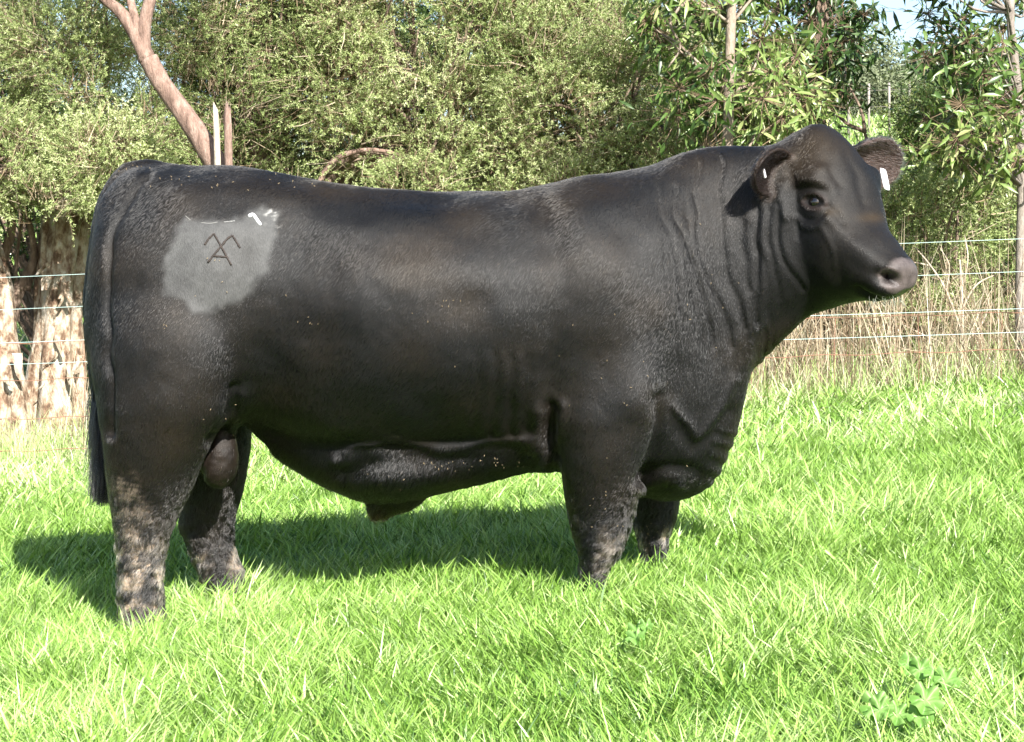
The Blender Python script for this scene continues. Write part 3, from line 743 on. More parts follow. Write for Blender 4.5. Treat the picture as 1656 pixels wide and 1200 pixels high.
EARP = []
from mathutils.kdtree import KDTree
def ear_mask(pts):
    out = np.zeros(len(pts))
    cand = np.where((pts[:, 2] > HO[2]-.34) & (pts[:, 0] > HO[0]-.40))[0]
    for sg, E in EARP:
        kd = KDTree(len(E)); [kd.insert(tuple(e), i) for i, e in enumerate(E)]; kd.balance(); c_ = E.mean(0)
        for i in cand:
            p = pts[i]
            if np.abs(p-c_).max() > .16: continue
            if kd.find(tuple(p))[2] < .014: out[i] = sg
    return out
def build_bull_mesh():
    m = MB(); Yl = np.array((0, -1., 0))
    # trunk and neck
    st = [((158, 400), (158, 540), .10, 0, 0), ((166, 345), (163, 610), .21, 0, 0), ((182, 308), (180, 660), .275, 0, 0), ((210, 281), (215, 700), .315, 0, 0), ((255, 271), (262, 705), .345, 0, 0),
          ((320, 272), (325, 695), .365, 0, 0), ((400, 276), (398, 680), .375, 0, 0), ((480, 285), (455, 700), .385, 0, 0), ((560, 296), (540, 724), .405, 0, 0),
          ((640, 307), (620, 728), .42, 0, 0), ((720, 313), (705, 728), .43, 0, 0), ((800, 311), (800, 726), .43, 0, 0), ((880, 303), (880, 735), .415, 0, 0),
          ((950, 291), (950, 760), .395, 0, 0), ((1010, 280), (1010, 785), .375, 0, 0), ((1060, 262), (1060, 804), .35, 0, 0), ((1100, 247), (1105, 803), .31, 0, 0),
          ((1140, 238), (1150, 780), .265, -.0, 0), ((1175, 236), (1180, 722), .235, -.02, 0), ((1205, 236), (1202, 640), .21, -.05, 0), ((1235, 237), (1224, 562), .19, -.08, 0),
          ((1262, 229), (1262, 524), .17, -.11, 0), ((1292, 213), (1300, 500), .14, -.14, 0)]
    rings = []
    for T, B, w, yo, _ in st:
        a, b = P(*T, yo), P(*B, yo)
        rings.append(superring(a, b, Yl, w, 2.35, 48, low=.12))
    # refine between stations
    rings = np.array(rings); nS = len(rings)
    fine = np.stack([spline(rings[:, k], nS*4) for k in range(rings.shape[1])], 1)
    m.rings(fine)
    # belly keel and sheath
    ks = [((400, 640), (400, 700), .04), ((440, 640), (440, 735), .07), ((500, 650), (500, 772), .12), ((560, 660), (560, 796), .17), ((610, 660), (610, 806), .20), ((660, 660), (655, 803), .20),
          ((720, 660), (720, 787), .205), ((800, 660), (800, 771), .22), ((860, 660), (860, 759), .25), ((920, 660), (920, 762), .27), ((960, 660), (960, 770), .25)]
    rr = np.array([superring(P(*T, 0), P(*B, 0), Yl, w*1.03, 2.5, 36, low=.25) for T, B, w in ks])
    m.rings(np.stack([spline(rr[:, k], 40) for k in range(36)], 1))
    # prepuce
    pr = [((590, 745), (700, 745), .09), ((588, 775), (698, 775), .08), ((592, 800), (688, 800), .06), ((594, 815), (668, 815), .045), ((597, 826), (636, 826), .025), ((600, 834), (628, 834), .016)]
    def hsec(a, b, w, yc, e=2.2, K=32):
        A, B = P(*a, yc), P(*b, yc); return superring(A, B, Yl, w, e, K)
    def leg(secs, yc, e=2.2, sub=5):
        r = np.array([hsec((x0, y), (x1, y), w, yo if yo is not None else yc, e) for y, x0, x1, w, yo in secs])
        m.rings(np.stack([spline(r[:, k], len(secs)*sub) for k in range(r.shape[1])], 1))
    m.rings([hsec(a, b, w, 0) for a, b, w in pr])
    # near hind leg
    leg([(430, 175, 380, .10, -.18), (480, 160, 400, .17, -.19), (550, 156, 408, .205, -.20), (620, 158, 392, .205, -.205), (680, 164, 362, .18, -.215), (720, 168, 342, .155, -.22), (760, 172, 324, .13, -.225),
         (800, 178, 305, .105, -.23), (840, 184, 284, .088, -.235), (880, 188, 270, .074, -.24), (920, 190, 265, .068, -.245), (960, 191, 263, .068, -.245), (990, 192, 263, .070, -.245), (1006, 190, 268, .073, -.245), (1022, 190, 276, .07, -.245)], -.24)
    # far hind leg
    leg([(600, 220, 410, .14, .2), (660, 235, 408, .15, .215), (720, 255, 405, .13, .225), (760, 272, 398, .11, .23), (796, 286, 391, .095, .24), (824, 292, 383, .08, .24), (845, 290, 380, .072, .24),
         (866, 296, 378, .066, .24), (890, 305, 381, .064, .24), (915, 316, 389, .064, .24), (940, 326, 397, .064, .24), (962, 334, 403, .066, .24), (985, 338, 408, .068, .24), (1000, 338, 414, .068, .24)], .24)
    # near front leg with shoulder
    leg([(420, 900, 1060, .06, -.24), (500, 890, 1090, .11, -.24), (580, 884, 1098, .135, -.24), (650, 890, 1080, .14, -.235), (700, 900, 1062, .135, -.23), (733, 905, 1051, .13, -.23), (787, 913, 1036, .11, -.225),
         (830, 920, 1024, .092, -.22), (865, 927, 1014, .08, -.22), (890, 934, 1005, .074, -.22), (912, 937, 990, .062, -.22), (935, 938, 982, .056, -.22), (955, 936, 984, .06, -.22), (972, 934, 992, .066, -.22), (988, 932, 1000, .068, -.22)], -.22)
    # far front leg
    leg([(680, 960, 1100, .12, .2), (760, 990, 1104, .11, .21), (815, 1016, 1098, .095, .21), (845, 1024, 1091, .08, .21), (867, 1029, 1083, .07, .21), (885, 1034, 1080, .062, .21), (905, 1036, 1078, .056, .21), (925, 1034, 1084, .062, .21), (945, 1032, 1090, .066, .21)], .21)
    # scrotum
    sc = [((345, 680), (372, 680), .03), ((336, 705), (382, 705), .05), ((327, 728), (388, 728), .068), ((323, 752), (388, 752), .074), ((327, 772), (382, 772), .066), ((338, 786), (370, 786), .045), ((348, 791), (360, 791), .02)]
    m.rings([hsec(a, b, w, -.05) for a, b, w in sc])
    # tail (skin part)
    tp = [P(262, 282, 0), P(232, 277, 0), P(203, 292, 0), P(180, 330, 0), P(167, 380, -.01), P(160, 450, -.02), P(158, 530, -.03), P(163, 620, -.04), P(167, 690, -.05), P(170, 740, -.05)]
    m.tube(spline(tp, 50), np.interp(np.linspace(0, 1, 50), [0, .15, .4, .8, 1], [.035, .056, .045, .034, .024]), 14)
    # head
    hs = [((-.10, -.06), (-.14, -.44), .10, 2.2, .2), ((-.05, -.022), (-.10, -.50), .125, 2.3, .2), ((0, 0), (-.05, -.555), .128, 2.4, .25), ((.055, -.035), (.0, -.565), .140, 2.5, .30), ((.105, -.085), (.045, -.555), .150, 2.6, .34),
          ((.15, -.150), (.085, -.545), .150, 2.7, .38), ((.176, -.205), (.125, -.540), .138, 2.7, .36), ((.196, -.255), (.155, -.535), .118, 2.6, .3), ((.222, -.305), (.19, -.532), .110, 2.5, .22), ((.268, -.344), (.22, -.536), .100, 2.4, .15),
          ((.300, -.377), (.25, -.538), .090, 2.4, .1), ((.328, -.400), (.282, -.536), .083, 2.4, .08), ((.346, -.414), (.300, -.526), .072, 2.9, .1), ((.353, -.424), (.330, -.516), .066, 3.1, .1), ((.356, -.436), (.342, -.506), .055, 3.1, .1)]
    hs = [(Hc(a), Hc(b), w, e, lo) for a, b, w, e, lo in hs]
    hr = np.array([superring(Hp(a[0], 0, a[1]), Hp(b[0], 0, b[1]), HL, w, e, 40, low=lo) for a, b, w, e, lo in hs])
    m.rings(np.stack([spline(hr[:, k], 60) for k in range(40)], 1))
    # poll knob
    m.tube([Hp(-.06, 0, -.085), Hp(-.02, 0, -.04), Hp(-.004, 0, -.004)], [.085, .055, .024], 20)
    for sg in (1, -1):
        e = Hp(.078, sg*(.108 if sg > 0 else .116), -.18); m.tube([e-HL*sg*.03-HF*.05, e-HF*.025, e+HF*.02, e+HF*.055-HU*.04], [.02, .05, .05, .02], 20)
        m.tube([Hp(.0, sg*.05, -.10), Hp(.045, sg*.08, -.14), Hp(.09, sg*.085, -.18)], [.04, .05, .04], 20)
    # jowl / throat fold
    m.tube(spline([P(1190, 560, -.06), P(1235, 520, -.1), P(1285, 478, -.13), P(1330, 470, -.17)], 12), np.interp(np.linspace(0, 1, 12), [0, .5, 1], [.10, .085, .06]), 20)
    # ears
    for sgn in (1, -1):
        L = .215 if sgn > 0 else .27; b = Hp(-.02, sgn*.10, -.155) if sgn > 0 else Hp(.035, sgn*.115, -.115)
        ax = norm(HL*sgn*1.0+HF*(.22 if sgn > 0 else -.05)+HU*(-.06 if sgn > 0 else -.02)); up = norm(HU-ax*HU.dot(ax)); 
        if sgn > 0: up = norm(up+.15*HF)
        op = norm(np.cross(ax, up)); op = op*np.sign(op.dot(HF)); op0 = op; q_ = .22 if sgn > 0 else .30; op = norm(op0*(1-q_*q_)**.5-up*q_); up = norm(up*(1-q_*q_)**.5+op0*q_)
        NU, NV = 22, 17; us = np.linspace(0, 1, NU); vs = np.linspace(-1, 1, NV)
        wid = np.interp(us, [0, .15, .4, .65, .85, .95, 1], [.036, .052, .072, .074, .055, .034, .012]); dep = np.interp(us, [0, .3, .7, 1], [.045, .042, .026, .008]); wid = wid*(1 if sgn > 0 else 1.12)
        out_, in_ = [], []
        for u, wv, dv in zip(us, wid, dep):
            c = b+ax*(L*u)
            a1 = vs*1.25
            row = c+up*(np.sin(a1)/np.sin(1.25)*wv)[:, None]-op*((np.cos(a1)-np.cos(1.25))/(1-np.cos(1.25))*dv)[:, None]
            nrm = norm(-op*np.cos(a1)[:, None]+up*np.sin(a1)[:, None])
            out_.append(row+nrm*.009); in_.append(row-nrm*.005)
        ring = [np.vstack([o, i[::-1]]) for o, i in zip(out_, in_)]
        m.rings(ring); EARP.append((sgn, np.vstack(ring[4:])))
    me = closed_obj(m); o = bpy.data.objects.new('tmp', me); S.collection.objects.link(o)
    md = o.modifiers.new('r', 'REMESH'); md.mode = 'VOXEL'; md.voxel_size = .0065; md.adaptivity = 0
    dg = bpy.context.evaluated_depsgraph_get(); ev = o.evaluated_get(dg); out = bpy.data.meshes.new_from_object(ev)
    bpy.data.objects.remove(o); bpy.data.meshes.remove(me)
    return out

bm_mesh = build_bull_mesh()
nV = len(bm_mesh.vertices); co = np.empty(nV*3, np.float32); bm_mesh.vertices.foreach_get('co', co); co = co.reshape(-1, 3).astype(float)
npoly = len(bm_mesh.polygons); lt = np.empty(npoly, np.int32); bm_mesh.polygons.foreach_get('loop_total', lt)
lv = np.empty(len(bm_mesh.loops), np.int32); bm_mesh.loops.foreach_get('vertex_index', lv)
ed = np.empty(len(bm_mesh.edges)*2, np.int32); bm_mesh.edges.foreach_get('vertices', ed); ed = ed.reshape(-1, 2)
print('bull verts', nV, 'polys', npoly, 'nonquad', int((lt != 4).sum()))
ls = np.concatenate(([0], np.cumsum(lt)[:-1])); quads = lv[(ls[lt == 4])[:, None]+np.arange(4)[None]]; tris = lv[(ls[lt == 3])[:, None]+np.arange(3)[None]] if (lt == 3).any() else np.zeros((0, 3), int)
deg = np.bincount(ed.ravel(), minlength=nV).astype(float)
def lap(a):
    out = np.empty_like(a)
    for k in range(a.shape[1]):
        out[:, k] = np.bincount(ed[:, 0], a[ed[:, 1], k], nV)+np.bincount(ed[:, 1], a[ed[:, 0], k], nV)
    return out/deg[:, None]-a
def normals():
    n = np.zeros((nV, 3)); fn = np.cross(co[quads[:, 2]]-co[quads[:, 0]], co[quads[:, 3]]-co[quads[:, 1]])
    for j in range(4):
        for k in range(3): n[:, k] += np.bincount(quads[:, j], fn[:, k], nV)
    return norm(n)
def pixof(c): return np.stack([828+c[:, 0]*F/(CD+c[:, 1]), HY+(CH-c[:, 2])*F/(CD+c[:, 1])], -1)
px = pixof(co); hx = (co-HO)@HF; hw = (co-HO)@HL; hz = (co-HO)@HU
headw = sstep(-.06, .04, hx)*sstep(-.75, -.62, hz)
EM = ear_mask(co); earw = (EM != 0).astype(float)
legw = sstep(.62, .45, co[:, 2])*(1-np.clip(headw, 0, 1))
lam = np.ones(nV); lam *= (1-.72*headw); lam *= (1-.9*sstep(.66, .42, co[:, 2])*((px[:, 0] < 420) | ((px[:, 0] > 905))).astype(float)); lam *= 1-earw
tailw = ((px[:, 0] < 205) & (np.abs(co[:, 1]) < .08)).astype(float); lam *= 1-.85*tailw
lam *= 1-.8*((px[:, 1] > 690) & (px[:, 0] > 430) & (px[:, 0] < 910))
sm = lam[:, None].copy()
for k in range(10): sm = sm+.5*lap(sm)
lam = sm
for k in range(110): co = co+lap(co)*.5*np.clip(lam, 0, 1)
for k in range(5): co = co+lap(co)*.4
nr = normals(); px = pixof(co); near = sstep(.25, -.15, nr[:, 1])*(co[:, 1] < .12)

def polyd(p, pts):
    best = np.full(len(p), 1e9)
    pts = np.asarray(pts, float)
    for a, b in zip(pts[:-1], pts[1:]):
        ab = b-a; t = np.clip(((p-a)@ab)/(ab@ab+1e-9), 0, 1); q = a+t[:, None]*ab
        best = np.minimum(best, ((p-q)**2).sum(1))
    return np.sqrt(best)
disp = np.zeros(nV)
warp = np.stack([vnoise(co, 14, 31), vnoise(co, 14, 32)], -1)*5
def stroke(pts, sig, amp, taper=True, wf=1.0):
    global disp
    d = polyd(px+warp*wf, spline(np.array(pts, float), max(8, 6*len(pts))))
    disp = disp+amp*np.exp(-d*d/(2*sig*sig))*near
def blob(c, rx, ry, amp, rot=0):
    global disp
    q = px-np.array(c); a = R(rot); u = q[:, 0]*math.cos(a)+q[:, 1]*math.sin(a); v = -q[:, 0]*math.sin(a)+q[:, 1]*math.cos(a)
    disp = disp+amp*np.exp(-((u/rx)**2+(v/ry)**2)/2)*near
# broad muscles
blob((300, 520), 90, 110, .026); blob((345, 640), 45, 60, .012); blob((250, 330), 60, 30, -.006); blob((370, 330), 60, 30, .012)
blob((455, 480), 50, 90, -.026); blob((430, 610), 40, 60, -.026); blob((480, 380), 60, 40, -.010); blob((700, 520), 190, 110, .014)
blob((560, 400), 90, 50, -.008); blob((830, 400), 60, 80, -.006); blob((985, 420), 60, 120, .024, -8); blob((935, 600), 55, 55, -.026); blob((1040, 650), 42, 45, .034)
blob((1000, 560), 50, 60, .004); blob((1085, 640), 18, 60, -.014); blob((1120, 720), 40, 60, .008); blob((960, 700), 40, 60, .010); blob((250, 740), 50, 60, .008); blob((215, 590), 30, 120, -.008)
stroke([(880, 330), (905, 450), (890, 560), (880, 640)], 16, -.010)
# elbow fold, flank fold
stroke([(893, 660), (888, 700), (896, 740)], 7, -.028); stroke([(905, 655), (903, 700)], 8, .012); stroke([(868, 668), (872, 700), (862, 720)], 7, .010)
stroke([(378, 625), (370, 655), (350, 685), (338, 705)], 7, -.018); stroke([(395, 640), (385, 665), (372, 685)], 8, .012)
stroke([(345, 700), (335, 735), (325, 770)], 5, -.006)
# belly ridge
stroke([(545, 742), (560, 742), (575, 722), (608, 710), (650, 716), (690, 724), (740, 722), (790, 714), (850, 708), (880, 700)], 5, .009)
stroke([(560, 765), (580, 757), (640, 742), (740, 745), (860, 732)], 12, -.016)
blob((640, 775), 90, 22, .008); blob((600, 715), 12, 10, .006); blob((640, 722), 12, 8, -.006); blob((860, 722), 14, 12, .010)
# vertical ribbing behind the elbow
for xx, am in ((798, -.0045), (812, .0035), (826, -.0055), (838, .004), (768, -.003), (852, -.003), (783, .0025)):
    stroke([(xx+3, 575), (xx, 630), (xx+2, 705)], 4.5, am*.6, wf=1.2)
# neck creases
for pts, am in (([(1062, 300), (1080, 385), (1090, 433), (1100, 500)], -.006), ([(1092, 300), (1097, 367), (1127, 450), (1140, 510), (1150, 560)], -.010), ([(1127, 260), (1127, 377), (1140, 443), (1170, 500), (1185, 560)], -.009),
                ([(1167, 255), (1168, 367), (1175, 433), (1195, 487), (1205, 530)], -.009), ([(1200, 345), (1202, 420), (1212, 470)], -.009), ([(1225, 325), (1224, 385), (1222, 450), (1226, 520)], -.016),
                ([(1261, 330), (1261, 400), (1274, 430), (1297, 462)], -.011), ([(1275, 268), (1288, 300), (1290, 345), (1297, 385)], -.006), ([(1243, 340), (1244, 400), (1252, 450), (1262, 480)], -.006), ([(1110, 320), (1113, 400), (1122, 430)], -.005)):
    stroke(pts, 3.2, am*.52, wf=1.3); stroke(np.array(pts)+np.array((9, 0)), 6, -am*.28, wf=1.3)
for k in range(16):
    x0 = 1070+k*11+rng.uniform(-3, 3); stroke([(x0, 300+rng.uniform(0, 150)), (x0+rng.uniform(0, 10), 430), (x0+rng.uniform(10, 30), 540+rng.uniform(0, 60))], 2.6, -.0022, wf=.8)
# brisket folds
stroke([(1093, 655), (1105, 680), (1120, 702), (1135, 690), (1165, 650), (1185, 610)], 6, .009); stroke([(1100, 700), (1120, 722), (1145, 705), (1175, 665)], 9, -.008)
stroke([(1035, 790), (1070, 775), (1100, 778)], 7, .010); stroke([(1040, 772), (1080, 757), (1130, 760)], 7, -.009); stroke([(1060, 640), (1058, 700), (1040, 770)], 8, -.020)
for k in range(9):
    y0 = 690+k*11; stroke([(1160-k*2, y0), (1178-k*2, y0+6), (1192-k*3, y0+4)], 3, (-1)**k*.0022)
blob((1150, 650), 20, 60, .010, 15)
# rump / tail crease
stroke([(240, 285), (222, 305), (195, 345), (180, 400), (176, 480), (178, 600), (180, 700)], 5, -.017); blob((225, 290), 14, 12, .006)
# head
blob((1318, 292), 26, 8, .004, 8); blob((1312, 322), 26, 17, .006); blob((1316, 326), 14, 9, -.012, 8); stroke([(1296, 322), (1306, 313), (1320, 311), (1332, 318), (1337, 330)], 2.8, .007)
stroke([(1299, 330), (1310, 339), (1324, 339), (1335, 332)], 2.6, .006); stroke([(1293, 345), (1306, 356), (1322, 358), (1336, 348)], 2.6, -.004); stroke([(1290, 350), (1303, 366), (1322, 370), (1338, 358)], 4, .004)
stroke([(1336, 332), (1350, 345), (1362, 362)], 4.5, -.007); blob((1350, 300), 18, 26, -.007, -30); blob((1390, 330), 22, 60, -.003, -25); blob((1345, 250), 30, 30, .006); blob((1415, 270), 14, 26, .006)
blob((1372, 400), 36, 20, .009, 30); blob((1330, 440), 40, 45, .010); blob((1385, 440), 26, 18, -.002, 20); blob((1296, 420), 16, 50, .006); stroke([(1268, 300), (1262, 330), (1270, 350)], 6, .008)
blob((1425, 420), 16, 14, -.004); blob((1433, 455), 20, 18, .005)
stroke([(1345, 352), (1372, 385), (1400, 412), (1420, 425)], 8, .004); stroke([(1372, 420), (1392, 436), (1408, 446)], 5, -.002); stroke([(1330, 372), (1345, 400), (1350, 430)], 3, .003); stroke([(1365, 250), (1388, 290), (1400, 330)], 5, -.004); stroke([(1335, 240), (1342, 270), (1362, 300)], 4, -.0035)
stroke([(1288, 300), (1300, 290), (1325, 290), (1345, 302), (1352, 318)], 4, .0035); stroke([(1292, 306), (1310, 301), (1332, 304)], 2.5, -.002)
# nostril
blob((1437, 451), 13, 8, -.060, 18); stroke([(1424, 443), (1436, 436), (1452, 441), (1458, 455)], 3, .006); stroke([(1426, 456), (1438, 463), (1450, 462)], 3, .004)
# mouth
stroke([(1478, 470), (1462, 474), (1440, 485), (1418, 481), (1396, 474), (1388, 466)], 2.6, -.011, wf=.3); blob((1395, 470), 9, 6, -.006); blob((1415, 490), 16, 6, .004)
# large soft irregularity
disp += .006*vnoise(co, 9, 48)*1.35*sstep(1180, 1080, px[:, 0])*sstep(780, 640, px[:, 1])+.0006*vnoise(co, 110, 47)*(hx > .3)+.0045*vnoise(co, 4.5, 41)+.0022*vnoise(co, 11, 42)*(1-.5*headw)+.0009*vnoise(co, 32, 43)
lowleg = sstep(.40, .18, co[:, 2]); disp += lowleg*(.0035*vnoise(co*np.array((1, 1, 1.6)), 38, 44))
ear_m = EM != 0; disp[ear_m] *= .12
# scrotum wrinkles
scm = sstep(1.15, .95, np.sqrt(((px[:, 0]-355)/36)**2+((px[:, 1]-748)/48)**2))*(co[:, 1] < .02)*(co[:, 1] > -.15)
disp += scm*.002*vnoise(co*np.array((1, 1, 2.2)), 60, 45)
dv = disp[:, None]*nr
for k in range(1): dv = dv+.35*lap(dv)
co = co+dv; nr = normals(); px = pixof(co)

# ---------------- pigment
def poly_mask(p, poly, soft):
    poly = np.asarray(poly, float); inside = np.zeros(len(p), bool); x, y = p[:, 0], p[:, 1]
    for (x0, y0), (x1, y1) in zip(poly, np.roll(poly, -1, 0)):
        c = ((y0 > y) != (y1 > y)) & (x < (x1-x0)*(y-y0)/(y1-y0+1e-12)+x0); inside ^= c
    d = polyd(p, np.vstack([poly, poly[:1]])); return sstep(-soft, soft, np.where(inside, d, -d))
nearm = (co[:, 1] < 0) & (nr[:, 1] < .35)
jit = np.stack([vnoise(co, 60, 51), vnoise(co, 60, 52)], -1)*4+np.stack([vnoise(co, 20, 53), vnoise(co, 20, 54)], -1)*5
patch = poly_mask(px+jit, [(300, 352), (345, 360), (395, 352), (412, 343), (428, 336), (452, 340), (446, 372), (440, 400), (432, 440), (418, 445), (408, 470), (390, 486), (362, 496), (335, 508), (318, 503), (300, 488), (285, 478), (268, 478), (264, 440), (272, 410), (282, 380)], 8)*nearm
paste = poly_mask(px+jit*1.3, [(412, 345), (436, 332), (455, 345), (460, 372), (448, 372), (444, 352), (432, 350), (425, 360)], 4)*nearm*(vnoise(co, 150, 55) > -.1)
base = np.array((.0034, .0034, .0036)); brown = np.array((.020, .013, .006))
n1 = vnoise(co, 7, 61); n2 = vnoise(co, 60, 62); n3 = vnoise(co*np.array((3, 3, 1)), 45, 63)
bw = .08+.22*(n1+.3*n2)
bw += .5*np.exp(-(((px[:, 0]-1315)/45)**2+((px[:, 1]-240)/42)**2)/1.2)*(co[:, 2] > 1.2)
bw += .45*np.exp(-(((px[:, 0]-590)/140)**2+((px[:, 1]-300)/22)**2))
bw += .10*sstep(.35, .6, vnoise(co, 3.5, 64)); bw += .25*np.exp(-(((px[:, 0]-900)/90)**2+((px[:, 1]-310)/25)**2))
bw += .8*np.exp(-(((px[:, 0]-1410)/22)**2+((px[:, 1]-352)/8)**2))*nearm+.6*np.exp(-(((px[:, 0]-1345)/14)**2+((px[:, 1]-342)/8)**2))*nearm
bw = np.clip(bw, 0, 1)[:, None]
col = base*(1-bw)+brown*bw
def mixin(col, c, w): w = np.clip(w, 0, 1)[:, None]; return col*(1-w)+np.array(c)*w
# mud
mud = sstep(.52, .16, co[:, 2])*((px[:, 0] < 420))
mudn = vnoise(co*np.array((1, 1, 2.0)), 42, 65)*.6+vnoise(co, 14, 66)*.7
f1 = poly_mask(px, [(178, 760), (215, 770), (245, 830), (268, 900), (264, 1010), (186, 1010), (180, 850)], 14)*(co[:, 1] < -.05)
f2 = poly_mask(px, [(300, 880), (340, 900), (345, 930), (330, 1000), (410, 1000), (405, 930), (380, 880), (372, 900), (380, 960), (330, 960), (320, 920)], 10)*(co[:, 1] > -.05)
f3 = poly_mask(px, [(975, 850), (1012, 855), (1003, 890), (985, 930), (965, 925), (970, 885)], 9)*(co[:, 1] < 0)
f4 = poly_mask(px, [(1025, 850), (1040, 850), (1045, 890), (1030, 890)], 8)*(co[:, 1] > 0)+poly_mask(px, [(1070, 845), (1090, 845), (1080, 875), (1070, 870)], 6)*(co[:, 1] > 0)
mudA = np.clip(f1+f2*1.0+f3*.8, 0, 1)*.9; mudB = np.clip(f1*sstep(.36, .24, co[:, 2])+f2, 0, 1)
def muddy(c, p, a, b):
    n_ = vnoise(p*np.array((1, 1, 1.7)), 30, 65)*.55+vnoise(p+p[:, [2, 0, 1]]*.4, 62, 66)*.45+vnoise(p, 12, 67)*.35+.30*np.sin(p[:, 2]*390+5*vnoise(p, 16, 69)+p[:, 0]*60)
    a_ = (a*sstep(-.30, .25, n_))[:, None]*.8; b_ = (b*sstep(.24, .42, n_))[:, None]*.9
    c = c*(1-a_)+np.array((.125, .10, .078))*a_; return c*(1-b_)+np.array((.33, .25, .18))*b_
f4n = f4*sstep(.15, .4, vnoise(co, 90, 67))
col = muddy(col, co, mudA, mudB); col = mixin(col, (.45, .36, .27), f4n)
# belly dust, chaff
# shaved patch
pc = .5+.5*vnoise(co, 12, 68)
col = mixin(col, (.058, .059, .059), patch*(.82+.18*n2)); dk = patch*np.exp(-(((px[:, 0]-400)/18)**2+((px[:, 1]-415)/28)**2)); col = mixin(col, (.03, .03, .03), dk*.8)
dk = patch*np.exp(-(((px[:, 0]-290)/16)**2+((px[:, 1]-465)/32)**2)); col = mixin(col, (.03, .03, .03), dk*.7)
col = mixin(col, (.30, .30, .29), paste*.7*sstep(-.2, .5, vnoise(co, 75, 56)))
# muzzle
mz = poly_mask(px+jit*.5, [(1425, 437), (1440, 432), (1455, 424), (1468, 420), (1490, 430), (1490, 480), (1470, 474), (1450, 479), (1436, 473), (1424, 460), (1421, 447)], 3)*(((co-HO)@HF) > .20)
mz = np.maximum(mz, sstep(.315, .335, ((co-HO)@HF))*sstep(-.53, -.50, hz)*(((co-HO)@HU) < -.42))
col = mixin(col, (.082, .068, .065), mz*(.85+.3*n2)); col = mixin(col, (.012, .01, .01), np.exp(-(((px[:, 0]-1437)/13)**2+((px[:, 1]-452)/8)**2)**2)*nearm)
# eye rim, inner ears
col = mixin(col, (.022, .014, .012), np.exp(-((polyd(px, [(1297, 327), (1306, 316), (1322, 314), (1335, 322), (1338, 332), (1325, 338), (1308, 337), (1297, 327)]))/3.5)**2)*nearm*.6)
ew = (co-HO)@HL; ef = nr@HF
earA = (EM != 0).astype(float)[:, None]+np.zeros((1, 2))
for _ in range(2): earA = earA+.5*lap(earA)
earA = np.clip(earA[:, 0], 0, 1); inner = earA*sstep(.1, .4, ef)
col = mixin(col, (.045, .030, .026), inner*(.25+.9*(ew < 0))); col = mixin(col, (.035, .022, .014), earA*(ew > 0)*.6*(1-inner))
# scrotum and sheath tip
col = mixin(col, (.010, .0065, .0045), scm*(.8+.3*n2)); col = mixin(col, (.022, .013, .010), np.exp(-(((px[:, 0]-615)/14)**2+((px[:, 1]-830)/9)**2)**2)*.8*(co[:, 1] > -.1))
# hooves
for hxp, yy in ((225, -1), (375, 1), (965, -1), (1062, 1)): pass
col = np.clip(col, 0, 1)
bare = np.clip(patch*.80+mz*1.1+scm+inner*.6, 0, 1)
gloss = np.clip(mz, 0, 1)

bull = empty('bull', (0, 0, .09), 'large black bull standing side on in the grass, shaved branded patch on rump', 'bull')
def bull_skin_mat():
    m, n, out = new_mat('black_hide')
    a = attr(n, 'pigment').outputs['Vector']
    v = stretch(n, (9, 9, 2.2)); f = noise(n, 42, 5, .7, v); f2 = noise(n, 3.2, 4, .6)
    cc = mixc(n, 1.0, a, ramp(n, f, [(.25, (.55, .55, .55)), (.75, (1.5, 1.5, 1.5))]), 'MULTIPLY')
    p = nd(n, 'ShaderNodeBsdfPrincipled'); n.links.new(cc, p.inputs['Base Color'])
    g = attr(n, 'gloss').outputs['Fac']; mr = nd(n, 'ShaderNodeMapRange'); mr.inputs[3].default_value = .52; mr.inputs[4].default_value = .30
    n.links.new(g, mr.inputs[0]); n.links.new(mr.outputs[0], p.inputs['Roughness']); p.inputs['Specular IOR Level'].default_value = .22
    n.links.new(bump(n, f, .5, .004), p.inputs['Normal']); n.links.new(p.outputs[0], out.inputs[0]); return m
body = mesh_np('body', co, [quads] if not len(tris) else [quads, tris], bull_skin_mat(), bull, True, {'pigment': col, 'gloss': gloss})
bpy.data.meshes.remove(bm_mesh)

# ---------------- fur
def hair_mat(name, rough=.29, rad_rough=.38):
    m, n, out = new_mat(name)
    a = n.nodes.new('ShaderNodeAttribute'); a.attribute_name = 'pigment'
    p = nd(n, 'ShaderNodeBsdfHairPrincipled'); p.parametrization = 'COLOR'
    n.links.new(a.outputs['Vector'], p.inputs['Color']); p.inputs['Roughness'].default_value = rough; p.inputs['Radial Roughness'].default_value = rad_rough
    p.inputs['Random Roughness'].default_value = .12; p.inputs['IOR'].default_value = 1.52
    n.links.new(p.outputs[0], out.inputs[0]); return m
def curves_obj(name, pts, rad, colr, mat, parent):
    """pts (N,k,3) world"""
    N, k, _ = pts.shape; c = bpy.data.hair_curves.new(name); c.add_curves([k]*N)
    c.attributes['position'].data.foreach_set('vector', to_local(pts.reshape(-1, 3), parent).astype(np.float32).ravel())
    r = c.attributes.get('radius') or c.attributes.new('radius', 'FLOAT', 'POINT'); r.data.foreach_set('value', rad.astype(np.float32).ravel())
    a = c.attributes.new('pigment', 'FLOAT_VECTOR', 'CURVE'); a.data.foreach_set('vector', colr.astype(np.float32).ravel())
    c.materials.append(mat); o = bpy.data.objects.new(name, c); link(o, parent); return o
